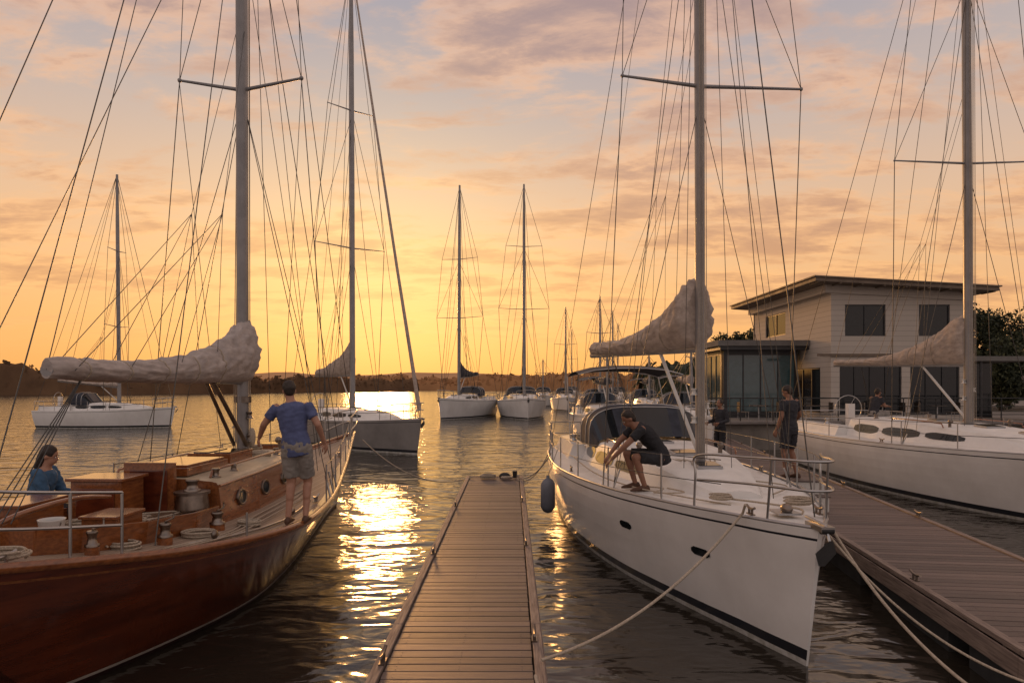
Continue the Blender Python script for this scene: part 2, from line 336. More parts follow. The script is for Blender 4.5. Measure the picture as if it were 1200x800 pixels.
cb=N.new('ShaderNodeCombineXYZ'); L.new(cx,cb.inputs[0]); L.new(cy,cb.inputs[1]); cb.inputs[2].default_value=3.7
mp=N.new('ShaderNodeMapping'); L.new(cb.outputs[0],mp.inputs[0]); mp.inputs['Rotation'].default_value=(0,0,math.radians(24)); mp.inputs['Scale'].default_value=(.8,1.45,1)
def NZ(scale,det,rough,dist,off=0):
    n=N.new('ShaderNodeTexNoise'); n.inputs['Scale'].default_value=scale; n.inputs['Detail'].default_value=det; n.inputs['Roughness'].default_value=rough; n.inputs['Distortion'].default_value=dist
    if off:
        va=N.new('ShaderNodeVectorMath'); va.operation='ADD'; L.new(mp.outputs[0],va.inputs[0]); va.inputs[1].default_value=(off,off*.7,off*.3); L.new(va.outputs[0],n.inputs[0])
    else: L.new(mp.outputs[0],n.inputs[0])
    return n.outputs[0]
n1=NZ(1.9,11,.62,.35); n2=NZ(4.2,9,.62,.3,5.3); n3=NZ(.6,3,.5,.1,11)
den1=MA('ADD',MA('MULTIPLY',n1,.55),MA('ADD',MA('MULTIPLY',n3,.22),MA('MULTIPLY',n2,.23)))
cm=MR(den1,.445,.54); cm=MA('MULTIPLY',cm,MR(Zc,.03,.13)); cm=MA('MULTIPLY',cm,.92)
lit=MX(MR(Zc,.05,.5),(.99,.53,.22),(.83,.51,.35)); shade=MX(MR(Zc,.05,.5),(.63,.32,.16),(.40,.28,.27))
ccol=MX(MR(den1,.49,.61),lit,shade)
ccol=MX(MA('MULTIPLY',MR(n2,.42,.60),.5),ccol,shade)
ccol=MX(MR(dt.outputs['Value'],-.3,.6),(.61,.48,.43),ccol)
sky=MX(cm,base_,ccol)
g1=MA('POWER',D,7.0); g2=MA('POWER',D,40.0); low=MR(Zc,.0,.45,1,.0)
g1=MA('MULTIPLY',g1,low)
sky=MX(g1,sky,(.22,.10,.0),'ADD'); sky=MX(g2,sky,(.18,.15,.05),'ADD')
ns=N.new('ShaderNodeTexSky'); ns.sky_type='NISHITA'; ns.sun_disc=False; ns.sun_elevation=SUN_EL; ns.sun_rotation=SUN_AZ; ns.air_density=1.5; ns.dust_density=3
sky=MX(.004,sky,ns.outputs[0],'ADD')
L.new(sky,bg.inputs[0]); bg.inputs[1].default_value=1.0
sl=bpy.data.lights.new('sun','SUN'); sl.energy=.85; sl.angle=math.radians(5.0); sl.color=(1,.47,.15)
so=bpy.data.objects.new('sun',sl); scene.collection.objects.link(so); so.rotation_euler=(-sd).to_track_quat('-Z','Y').to_euler(); so.location=(-10,60,30)
# ------------------------------------------------------------------ water
m=bpy.data.materials.new('water'); m.use_nodes=True; nt=m.node_tree; N=nt.nodes; L=nt.links; b=N['Principled BSDF']
b.inputs['Base Color'].default_value=(.026,.021,.015,1); b.inputs['Roughness'].default_value=.11; b.inputs['IOR'].default_value=1.6
tc=N.new('ShaderNodeTexCoord'); acc=None
for sc,amp,st,ro in ((.5,.12,(1,1.5,1),10),(1.35,.052,(1,1.8,1),-18),(3.0,.014,(1,1.6,1),25),(8,.0016,(1,1.3,1),0)):
    mpn=N.new('ShaderNodeMapping'); mpn.inputs['Scale'].default_value=st; mpn.inputs['Rotation'].default_value=(0,0,math.radians(ro)); L.new(tc.outputs['Object'],mpn.inputs[0])
    n=N.new('ShaderNodeTexNoise'); n.inputs['Scale'].default_value=sc; n.inputs['Detail'].default_value=1.5; n.inputs['Distortion'].default_value=.8; L.new(mpn.outputs[0],n.inputs[0])
    q=MA('MULTIPLY',n.outputs[0],amp); acc=q if acc is None else MA('ADD',acc,q)
bp=N.new('ShaderNodeBump'); bp.inputs['Distance'].default_value=1.0; bp.inputs['Strength'].default_value=.8; L.new(acc,bp.inputs['Height']); L.new(bp.outputs[0],b.inputs['Normal'])
mb=MB(); mb.add([(-4000,-60,0),(4000,-60,0),(4000,7000,0),(-4000,7000,0)],[(0,1,2,3)],0,False); mb.build('water',[m])
# ------------------------------------------------------------------ hull / deck builders
def make_hull(mb,L_,bt,zt,w,flare,rb,rs,N_=44,z0=-.35,mi=(0,1,2,3),cove=True,zf=(.0,.06,.17,.20)):
    """mi: topside, boot, bottom, cove"""
    zf=[z0]+list(zf); fr=[.2,.4,.6,.78,.905,.925,1.0]
    nr=len(zf)+len(fr)
    def pt(t,k=None,z=None,side=1):
        s=t*L_; bb=herm(bt,s); zs=herm(zt,s)
        if z is None: z=zf[k] if k<len(zf) else .20+(zs-.20)*fr[k-len(zf)]
        u=(z-z0)/(zs-z0)
        f=w+(1-w)*(u**flare if flare>=1 else math.sin(u*math.pi/2))
        f*=1-(t**5)*(1-u)*.55
        a=rs*(1-u)**1.2; bw=L_-rb*(1-u)
        return V((side*bb*f,a+t*(bw-a),z))
    for side in(1,-1):
        rows=[[pt(i/N_,k=k,side=side) for i in range(N_+1)] for k in range(nr)]
        for k in range(nr-1):
            mt=mi[1] if k==2 else mi[0]
            if k<2: mt=mi[2]
            if k==nr-3 and cove: mt=mi[3]
            mb.loft([rows[k],rows[k+1]],mt,False,True,False)
    for t in(0,1):
        a=[pt(t,k=k,side=1) for k in range(nr)]; c=[pt(t,k=k,side=-1) for k in range(nr)]
        mb.loft([a,c],mi[0],False,False,False)
    return pt
def make_deck(mb,L_,bt,zt,m=0,camber=.06,N_=44,drop=.015):
    rows=[]
    for i in range(N_+1):
        s=i/N_*L_; bb=herm(bt,s)*.985; zs=herm(zt,s)-drop
        rows.append([V((bb*j/6,s if i else .02,zs+camber*min(1,bb/1.2)*(1-(j/6)**2))) for j in range(-6,7)])
    mb.loft(rows,m,False,True,False)
def trunk(mb,st,mside,mtop,edge=.05,fr=.94):
    rs=[]
    for s,hw,zb,zt in st:
        h=zt-zb
        e=min(edge,h*.4)
        r=[V((-hw,s,zb)),V((-hw*fr,s,zt-e)),V((-hw*fr+e*.5,s,zt-e*.3)),V((-hw*fr+e*1.6,s,zt)),V((-hw*.45,s,zt+.03)),V((0,s,zt+.04))]
        r+= [V((-p.x,p.y,p.z)) for p in r[:-1][::-1]]
        rs.append(r)
    n=len(rs[0])
    for k in range(len(rs)-1):
        for i in range(n-1):
            mt=mside if i in(0,n-2) else mtop
            mb.add([rs[k][i],rs[k][i+1],rs[k+1][i+1],rs[k+1][i]],[(0,1,2,3)],mt,i not in(0,n-2))
    mb.add(rs[0],[list(range(n))],mside,False); mb.add(rs[-1],[list(range(n))],mside,False)
    def side(s,v,sd_=1,off=.006):
        hw=herm([(a[0],a[1]) for a in st],s); zb=herm([(a[0],a[2]) for a in st],s); zt=herm([(a[0],a[3]) for a in st],s)
        return V((sd_*(lerp(hw,hw*fr,v)+off),s,lerp(zb,zt-edge,v)))
    return side
def winch(mb,c,r=.07,h=.15,m=0):
    c=V(c)
    mb.loft([mb.ring(c+V((0,0,z)),V((rr,0,0)),V((0,rr,0)),14) for z,rr in((0,r*1.2),(h*.15,r*1.2),(h*.2,r*.85),(h*.6,r*.7),(h*.85,r*.95),(h*.9,r),(h,r*.8))],m,True)
def cleat(mb,c,rz=0,L_=.24,m=0):
    R=Matrix.Rotation(rz,3,'Z'); c=V(c)
    mb.cyl(c+R@V((-.04,0,0)),c+R@V((-.04,0,.06)),.014,seg=8,m=m); mb.cyl(c+R@V((.04,0,0)),c+R@V((.04,0,.06)),.014,seg=8,m=m)
    mb.tube([c+R@V((-L_/2,0,.085)),c+R@V((-.05,0,.065)),c+R@V((.05,0,.065)),c+R@V((L_/2,0,.085))],.014,8,m)
    mb.box(c+V((0,0,.006)),(.14,.05,.012),m,rz)
def coil(mb,c,r=.16,n=6,rr=.011,m=0,seed=0):
    rnd=random.Random(seed); pts=[]
    for i in range(n*20):
        a=i/20*2*math.pi; q=r*(1+.14*math.sin(i*.11+seed)+rnd.uniform(-.02,.02))
        pts.append((c[0]+q*math.cos(a),c[1]+q*math.sin(a)*.8,c[2]+rr+.012*(i/20)+rnd.uniform(-.002,.002)))
    mb.tube(pts,rr,5,m)
def bundle(mb,pm,pe,hm,he,wm,we,m=0,seed=0,N_=90,S=28,pw=2.0,ties=None,mt=1):
    """sail flaked under a cover on a boom: long drapes running with the boom, gathered at the ties"""
    pm=V(pm);pe=V(pe); d=(pm-pe).normalized(); sx=d.cross(V((0,0,1))).normalized(); rings=[]; ties=ties or []
    for k in range(N_+1):
        t=k/N_; h=he+(hm-he)*(t**pw if t<.86 else (.86**pw+(1-.86**pw)*math.sin((t-.86)/.14*math.pi/2))); wd=we+(wm-we)*t**.8
        cinch=1-.15*sum(math.exp(-((t-q)/.014)**2) for q in ties)*(1-.5*t)
        lump=(1+.08*noise.noise(V((t*8,seed,0)))+.05*noise.noise(V((t*22,seed,3))))*cinch
        endf=1 if t>.03 else .55+.45*t/.03
        if t>.965: endf=1-.35*((t-.965)/.035)**2
        c=pe.lerp(pm,t)+V((0,0,-.035*math.sin(t*math.pi)))
        r=[]
        for i in range(S):
            a=2*math.pi*i/S; ca,sa=math.cos(a),math.sin(a)
            sh=sa*(1+1.6*t*t)+t*3.0
            fold=1+.14*noise.noise(V((t*6,ca*1.3,sh*2.0+seed)))+.14*noise.noise(V((t*9+seed,ca*3.0,sh*6.0)))+.07*noise.noise(V((t*30,ca*5,sa*7+seed)))+.035*math.sin(sh*17+ca*2+seed+3*noise.noise(V((t*6,sa,seed))))
            x=ca*wd/2*fold*lump*endf*(1-.26*max(0,sa)); z=(sa*.5+.5)*h*(lump*.6+.4)*(.75+.25*endf)*(1+.28*(fold-1))
            r.append(c+sx*x+V((0,0,z-.02)))
        rings.append(r)
    mb.loft(rings,m,True)
    for t in ties:
        k=int(t*N_); r=rings[k]; ce=sum(r,V())/S
        mb.tube([ce+(p-ce)*1.03 for p in r]+[ce+(r[0]-ce)*1.03],.010,5,mt)
def mast(mb,base,top,rx,ry,m=0,seg=14):
    base=V(base);top=V(top)
    mb.loft([mb.ring(base.lerp(top,t),V((rx*k,0,0)),V((0,ry*k,0)),seg) for t,k in((0,1),(.5,1),(.8,.9),(1,.6))],m,True)
# ------------------------------------------------------------------ generic modern yacht
def yacht(name,loc,rz,L_,B,fb,mast_s,mast_h,boom_end,bh=(1.0,.2),spreaders=((.45,1.3),(.72,1.0)),detail=1,cover='canvas2',boom_z=None,wr=.006,
          hullm='gel',rake=0,mr=.085,spr_asym=None,dodger=True,jib=False,cabin_h=.42,bw=.34,bimini=False,pw=2.4):
    e=empty(name,(loc[0],loc[1],0),rz); h=B/2
    bt=[(a*L_,b_*h) for a,b_ in [(0,.84),(.17,.96),(.39,1),(.565,.905),(.7,.75),(.78,.605),(.87,.41),(.913,.29),(.957,.17),(1,.012)]]
    zt=[(a*L_,b_*fb) for a,b_ in [(0,.95),(.4,.96),(.7,1.02),(1,1.13)]]
    mats=[M[hullm],M['navy'],M['anti'],M['navy']]
    mb=MB(); hp=make_hull(mb,L_,bt,zt,.80,.5,.35+rake,.25,48 if detail else 24); mb.build('hull',mats,e)
    def gz(s): return herm(zt,s)
    def gb(s): return herm(bt,s)
    def G(s,sd_,dz=0,ins=.05): return V((sd_*max(.0,gb(s)-ins),s,gz(s)+dz))
    mb=MB(); make_deck(mb,L_,bt,zt,0,N_=44 if detail else 20)
    n=40 if detail else 20
    for sd_ in(1,-1): mb.tube([G(L_*i/n,sd_,.012,.02) for i in range(n+1)],.022,6,1)
    mb.build('deck',[M['gel2'],M['alu'] if detail else M['gel']],e)
    ch=cabin_h; st=[]
    for a,hw,hh in [(.27,.62,ch*1.1),(.40,.64,ch*1.05),(.52,.60,ch),(.62,.50,ch*.82),(.70,.40,ch*.62),(.76,.30,ch*.40),(.815,.17,.06)]:
        s=a*L_; st.append((s,hw*h,gz(s)-.0,gz(s)+.03+hh))
    mb=MB(); sidef=trunk(mb,st,0,1,.07,.86)
    cz=lambda s: herm([(a[0],a[3]) for a in st],s)
    for sd_ in(1,-1):
        for a0,a1,v0,v1 in ([(.30,.40,.35,.85),(.415,.53,.35,.85),(.545,.635,.40,.82)]):
            k=8; A=[];Bq=[]
            for i in range(k+1):
                s=lerp(a0,a1,i/k)*L_; q=.25*max(0,1-min(i,k-i)/1.5)
                A.append(sidef(s,v0+q*(v1-v0),sd_)); Bq.append(sidef(s,v1-q*(v1-v0),sd_))
            mb.loft([A,Bq],2,False,False,False)
    for a,sz in ((.46,.42),(.60,.45),(.70,.36)):
        s=a*L_; sl_=math.atan2(cz(s+.2)-cz(s-.2),.4); R=Matrix.Rotation(sl_,3,'X')
        mb.box((0,s,cz(s)+.055),(sz,sz,.04),3,M=R); mb.box((0,s,cz(s)+.068),(sz*.86,sz*.86,.03),2,M=R)
    if detail:
        for sd_ in(1,-1):
            mb.tube([(sd_*.48*h,a*L_,cz(a*L_)+(.09 if 0<i<5 else .0)) for i,a in enumerate((.42,.425,.48,.53,.58,.585))],.016,6,4)
            for k in range(3): mb.tube(path([(sd_*(.12+.07*k),mast_s-.1,cz(mast_s)+.05),(sd_*(.3+.08*k),mast_s-1.2,cz(mast_s)+.06),(sd_*(.34+.07*k),L_*.33,cz(L_*.33)+.05)],10),.008,5,5)
            winch(mb,(sd_*.38*h,L_*.335,cz(L_*.335)+.01),.06,.14,6)
            mb.cyl((sd_*.36*h,L_*.575,cz(L_*.575)-.02),(sd_*.36*h,L_*.575,cz(L_*.575)+.12),.035,seg=10,m=6); mb.ell((sd_*.36*h,L_*.575+.03,cz(L_*.575)+.14),.055,.07,.055,12,8,6)
        s=.93*L_; mb.box((0,s,gz(s)+.055),(.24,.30,.02),3); mb.ell((0,s+.05,gz(s)+.1),.06,.09,.055,12,8,6)
        for sd_ in(1,-1):
            for a in(.05,.5,.93): cleat(mb,G(a*L_,sd_,.03,.10),math.pi/2,.22,6)
    mb.build('coachroof',[M['gel'],M['gel2'],M['glass'],M['alu'],M['varn'],M['rope'],M['wsteel']],e)
    mb=MB(); z=gz(.15*L_)
    for sd_ in(1,-1):
        mb.loft([[V((sd_*.78*h,s,z)),V((sd_*.72*h,s,z+.30)),V((sd_*.60*h,s,z+.32)),V((sd_*.52*h,s,z+.02))] for s in(.04*L_,.15*L_,.275*L_)],0,True,False)
        winch(mb,(sd_*.66*h,.2*L_,z+.31),.07,.16,2)
    mb.box((0,.16*L_,z+.03),(.5*B,.22*L_,.03),1)
    s=.10*L_; mb.box((0,s+.12,z+.45),(.22,.2,.9),0)
    mb.tube([(.45*math.cos(a*math.pi/10),s,z+.72+.45*math.sin(a*math.pi/10)) for a in range(21)],.015,6,2)
    for a in range(3): mb.cyl((0,s,z+.72),(.45*math.cos(a*2.094),s,z+.72+.45*math.sin(a*2.094)),.008,seg=5,m=2)
    mb.build('cockpit',[M['gel'],M['teakg'],M['steel'],M['rubber']],e)
    if dodger:
        mb=MB(); rs=[]
        for a,hh,hw in ((.255,.62,.62),(.31,.70,.61),(.345,.66,.60),(.40,.10,.56)):
            s=a*L_; zb=cz(max(s,.28*L_))-.12; r=[]
            for i in range(17):
                an=math.pi*i/16; c_=math.cos(an); s_=math.sin(an)
                r.append(V((hw*h*math.copysign(abs(c_)**.55,c_),s,zb+(hh+.12)*abs(s_)**.5)))
            rs.append(r)
        mb.loft([rs[0],rs[1]],0,False,True,False); mb.loft([rs[1],rs[2]],0,False,True,False)
        n=16
        for i in range(n):
            mt=1 if i in(2,3,4,5,7,8,10,11,12,13) else 0
            mb.add([rs[2][i],rs[2][i+1],rs[3][i+1],rs[3][i]],[(0,1,2,3)],mt,True)
        for r in rs[:3]: mb.tube(r,.014,6,2)
        mb.build('sprayhood',[M['navycloth'],M['glass'],M['steel']],e)
    if bimini:
        mb=MB(); rs=[]
        for a,q in((.03,-.06),(.10,.03),(.17,.05),(.23,-.03)):
            rs.append([V((hx*.62*h,a*L_,gz(0)+2.0+q-.14*abs(hx)**3)) for hx in(-1,-.7,-.3,0,.3,.7,1)])
        mb.loft(rs,0,False,True,False)
        for r in (rs[0],rs[3]):
            mb.tube(r,.014,6,1); 
            for p in(r[0],r[-1]): mb.cyl(p,(p.x*1.05,.13*L_,gz(0)+.2),.014,seg=6,m=1)
        mb.build('bimini',[M['navycloth'],M['steel']],e)
    mb=MB(); ss=[.06+.875*i/7 for i in range(8)]; hgt=.60; rt=.0125 if detail else .016
    for sd_ in(1,-1):
        line=[]
        for a in ss[:-1]:
            p=G(a*L_,sd_,0); mb.cyl(p,p+V((0,0,hgt)),rt,seg=6); line.append(p)
        pb=G(.90*L_,sd_,0)
        for dz in(.59,.32):
            pts=[p+V((0,0,dz)) for p in line]+[pb+V((0,0,dz))]
            mb.tube(pts,wr*.9,5,1)
    for dz in(.62,.34):
        pts=[G(.87*L_,1,dz),G(.93*L_,1,dz+.02),G(.975*L_,1,dz+.03,-.05),V((0.10,L_-.0,gz(L_)+dz+.03)),V((-.10,L_-.0,gz(L_)+dz+.03)),G(.975*L_,-1,dz+.03,-.05),G(.93*L_,-1,dz+.02),G(.87*L_,-1,dz)]
        if dz>.5: pts=[G(.865*L_,1,0)]+[G(.867*L_,1,.4)]+pts+[G(.867*L_,-1,.4)]+[G(.865*L_,-1,0)]
        mb.tube(path(pts,44),.0145 if detail else .018,8)
    for sd_ in(1,-1):
        mb.cyl(G(.955*L_,sd_,0,.03),G(.962*L_,sd_,.64,0),.0135,seg=8)
    for dz in(.62,.34):
        mb.tube(path([G(.10*L_,1,dz),G(.02*L_,1,dz),V((gb(0)*.5,.02,gz(0)+dz)),V((-gb(0)*.5,.02,gz(0)+dz)),G(.02*L_,-1,dz),G(.10*L_,-1,dz)],20),.0145,6)
    for sd_ in(1,-1):
        for a in(.02,.10): mb.cyl(G(a*L_,sd_,0),G(a*L_,sd_,.62),.0145,seg=6)
        mb.cyl((sd_*gb(0)*.5,.03,gz(0)),(sd_*gb(0)*.5,.03,gz(0)+.62),.0145,seg=6)
    mb.build('guard_rails',[M['steel'],M['wire']],e)
    mb=MB(); zb=gz(L_)
    mb.box((0,L_-.02,zb+.03),(.13,.34,.05),0); mb.cyl((-.06,L_+.12,zb+.02),(.06,L_+.12,zb+.02),.035,seg=10,m=1)
    mb.tube([(0,L_-.3,zb+.07),(0,L_+.10,zb+.06),(0,L_+.17,zb-.08)],.018,6,0)
    mb.loft([[V((-.02,L_+.2,zb-.06)),V((.02,L_+.2,zb-.06)),V((0,L_+.16,zb-.08))],[V((-.10,L_+.10,zb-.20)),V((.10,L_+.10,zb-.20)),V((0,L_+.05,zb-.17))],[V((-.03,L_+.02,zb-.34)),V((.03,L_+.02,zb-.34)),V((0,L_+.0,zb-.32))]],0,True,False)
    mb.build('bow_anchor',[M['steel'],M['rubber']],e)
    zb=cz(mast_s); ztop=mast_h
    mb=MB(); mast(mb,(0,mast_s,zb),(0,mast_s-.15,ztop),mr*.8,mr*1.2)
    mb.cyl((0,mast_s,zb-.02),(0,mast_s,zb+.06),mr*1.7,seg=14)
    bz=boom_z if boom_z else zb+1.05
    be=V(boom_end); pm=V((0,mast_s-.1,bz))
    mb.cyl(pm,be,.065,.055,10)
    mb.cyl((0,mast_s-.08,zb+.15),pm.lerp(be,.28)-V((0,0,.03)),.03,.03,8,1)
    tips=[]
    for i,(zf,hl) in enumerate(spreaders):
        z=zb+(ztop-zb)*zf if zf<1 else zf
        for sd_ in(1,-1):
            l=hl; dz=.10
            if spr_asym and i==0: l,dz=spr_asym[0 if sd_>0 else 1]
            tp=V((sd_*l,mast_s-.15,z+dz)); tips.append((sd_,z,tp))
            mb.tube([(0,mast_s-.03,z),tp],.030 if detail else .035,6,2,r1=.018)
            mb.ell(tp,.03,.03,.03,8,6,2)
    if detail:
        for k,a in enumerate((.9,1.2,1.5)): winch(mb,((-1)**k*mr*1.1,mast_s,zb+a*.7),.045,.1,1)
        for k in range(5):
            mb.tube([(mr*(.5-.25*k)*1.4,mast_s+mr*1.4,zb+.1),(mr*(.4-.2*k),mast_s+mr*1.0,ztop*.98)],.006,5,3)
    mb.build('mast_and_boom',[M['mastw'],M['white'],M['mastw'],M['rope']],e)
    mb=MB(); bundle(mb,pm+V((0,.05,.03)),be+V((0,0,.03)),bh[0],bh[1],bw,.19,0,seed=len(name)+L_,pw=pw,ties=[.12,.3,.48,.66,.82],N_=160 if detail else 40,S=46 if detail else 16)
    mb.build('furled_mainsail',[M[cover],M['rope']],e)
    mb=MB(); top=V((0,mast_s-.15,ztop)); 
    def W(a,b_,k=1): mb.cyl(a,b_,wr*k,seg=5,caps=False)
    bow=V((0,L_-.12,gz(L_)+.1)); W(top,bow,1.2)
    if jib:
        mb.tube([bow+V((0,0,.25)),bow.lerp(top,.3),bow.lerp(top,.92)],.085,10,1,r1=.04)
    for sd_ in(1,-1):
        cp=G(mast_s-.25,sd_,0,.12); cp2=G(mast_s+.1,sd_,0,.14)
        W(top,G(.02*L_,sd_,.1)) 
        ts=[t for t in tips if t[0]==sd_]
        prev=top-V((0,0,.1))
        for _,z,tp in sorted(ts,key=lambda q:-q[1]):
            W(prev,tp); prev=tp
        W(prev,cp,1.2)
        for _,z,tp in ts: W(V((0,mast_s-.02,z-.2)),cp2,.9)
        ts2=sorted(ts,key=lambda q:q[1])
        if len(ts2)>1: W(ts2[0][2],V((0,mast_s,ts2[1][1]-.15)),.9)
        if detail:
            mb.cyl(cp,cp.lerp(prev,.06),.014,seg=6,m=2); mb.cyl(cp2,cp2+ (V((0,mast_s,5))-cp2).normalized()*.3,.014,seg=6,m=2)
        pj=V((sd_*.05,mast_s-.05,zb+(ztop-zb)*.52)); kn=pj.lerp(pm.lerp(be,.5)+V((sd_*.1,0,.3)),.55)
        W(pj,kn,.6)
        for t in(.3,.6,.85): W(kn,pm.lerp(be,t)+V((sd_*.12,0,.03)),.6)
        if detail:
            W(V((sd_*.35,mast_s+.35,gz(mast_s)+.3)),V((sd_*.06,mast_s,ztop*.93)),.8)
            W(V((sd_*gb(mast_s)*.82,mast_s+.35,gz(mast_s)+.3)),V((0,mast_s,zb+(ztop-zb)*.80)),.7)
    W(top,be,.7); W(top-V((0,0,.3)),V((0.08,L_-.9,gz(L_)+.15)),.8)
    for k in range(3): W(be.lerp(pm,.25)-V((0,0,.05)),V(((k-1)*.06,be.y+.9,gz(be.y)+.35)),.8)
    mb.build('rigging',[M['wire'],M['canvas2'],M['steel']],e)
    return e,G,gz,gb,cz,hp
# ------------------------------------------------------------------ main white yacht
e2,G2,gz2,gb2,cz2,hp2=yacht('sailing_yacht',(2.6,18.0),math.radians(181.7),11.5,3.8,1.25,7.75,15.5,(.95,3.1,3.42),bh=(1.04,.27),
   spreaders=((7.28,1.4),(11.2,1.1)),spr_asym=((1.15,.2),(1.6,.03)),detail=1,boom_z=3.34,bimini=True,bw=.62,wr=.0062,pw=2.9)
mb=MB()
for t in(.72,.86):
    for sd_ in(1,-1):
        A=[];Bq=[]
        for i in range(7):
            tt=t+i*.0045; q=.03 if i in(0,6) else 0
            off=V((sd_*.006,0,0)); A.append(hp2(tt,z=.78+q,side=sd_)+off); Bq.append(hp2(tt,z=.88-q,side=sd_)+off)
        mb.loft([A,Bq],0,False,False,False)
mb.build('hull_portlights',[M['glass']],e2)
mb=MB()
coil(mb,(-.45,10.05,gz2(10)+.05),.15,5,.012,0,3); coil(mb,(.35,9.7,gz2(10)+.05),.12,4,.012,0,5)
mb.tube(path([(.3,9.6,gz2(9.6)+.07),(.0,10.2,gz2(10)+.09),(-.3,10.4,gz2(10)+.06),(-.1,10.9,gz2(11)+.06)],20),.012,6,0)
mb.tube(path([(-1.0,6.2,gz2(6)+.08),(-.7,7.4,gz2(7)+.09),(-1.1,8.2,gz2(8)+.07),(-.5,9.2,gz2(9)+.07)],20),.011,6,0)
mb.tube(path([(1.45,4.0,gz2(6)+.08),(1.40,6.4,gz2(7)+.06),(1.15,8.0,gz2(8)+.05),(.75,9.2,gz2(9)+.06),(.3,9.9,gz2(9)+.06)],20),.010,6,0)
mb.tube(path([(.95,8.15,gz2(8)+.06),(.75,8.5,gz2(8)+.08),(.95,8.8,gz2(8)+.07),(.6,9.0,gz2(9)+.07),(.72,8.6,gz2(8)+.10)],24),.010,6,0)
mb.build('deck_lines',[M['rope']],e2)
mb=MB(); c=G2(4.6,1,-.55,-.14); mb.loft([mb.ring(c+V((0,0,z)),V((r,0,0)),V((0,r,0)),16) for z,r in((-.36,.03),(-.33,.09),(-.25,.14),(.2,.14),(.28,.10),(.32,.035),(.37,.03))],0,True)
mb.cyl(c+V((0,0,.36)),G2(4.6,1,.32),.008,seg=5,m=1); mb.build('hanging_fender',[M['fender'],M['rope']],e2)
e3,G3,gz3,gb3,cz3,hp3=yacht('sailing_yacht',(11.25,24.2),math.radians(181.0),13.2,4.1,1.32,7.2,18,(.75,1.9,3.42),bh=(1.25,.16),
   spreaders=((8.3,1.78),(13,1.3)),detail=1,boom_z=3.3,cabin_h=.46,bw=.5,wr=.0085,mr=.11,dodger=False,pw=2.6)
dx,dy=6.4,-7.0; e4=yacht('sailing_yacht',(-10,34),math.atan2(-dx,dy),9.5,3.1,1.25,4.1,22,(.0,.5,3.2),bh=(1.5,.3),spreaders=((8.96,1.75),(15.2,1.15)),detail=0,jib=True,wr=.012,mr=.14,boom_z=3.2,dodger=False,hullm='greyhull',bw=.5,pw=1.7)
yacht('sailing_yacht',(-30.4,44.5),math.radians(-92),8.6,3.0,1.15,4.9,16.4,(.1,.9,3.0),bh=(.3,.14),spreaders=((6.5,1.3),(11.4,.95)),detail=0,wr=.014,mr=.11,jib=False)
yacht('sailing_yacht',(-2.6,62.2),math.radians(161),9.5,3.5,1.5,5.6,19.4,(.2,.9,3.6),bh=(1.5,.3),spreaders=((8.3,2.1),(13.2,1.6)),detail=0,wr=.016,mr=.16,cover='navycloth',boom_z=3.3)
yacht('sailing_yacht',(.6,62.4),math.radians(184),9.5,4.2,1.5,5.8,19.4,(-.3,.9,3.6),bh=(1.3,.3),spreaders=((9.0,2.1),(14.2,1.5)),detail=0,wr=.016,mr=.16,cover='navycloth',boom_z=3.3)
yacht('sailing_yacht',(5.9,78),math.radians(178),9,3.2,1.3,5.4,11,(0,.9,3.0),bh=(.5,.2),spreaders=((7,1.2),),detail=0,wr=.016,mr=.13)
yacht('sailing_yacht',(4.6,40),math.radians(183),9,3.1,1.25,5.2,4.6,(0,.9,3.0),bh=(.5,.2),spreaders=((4.0,.2),),detail=0,wr=.012,mr=.09,bimini=True,cover='navycloth')
yacht('sailing_yacht',(8.6,37),math.radians(177),9.5,3.2,1.3,5.4,4.6,(0,.9,3.1),bh=(.5,.2),spreaders=((4.0,.2),),detail=0,wr=.012,mr=.09,bimini=True)
for x,y,r,mh,bi in((10.5,120,175,12,False),(15,96,170,11,False),(6.6,57,181,9.5,True),(10.4,56,178,5,True),(9.6,72,183,10,False),(4.3,92,176,6,False)):
    yacht('sailing_yacht',(x,y),math.radians(r),9,3.1,1.3,5.2,mh,(0,.9,3.0),bh=(.5,.2),spreaders=((min(7,mh*.7),1.0),),detail=0,wr=.014,mr=.11,dodger=True,bimini=bi,cover='navycloth')
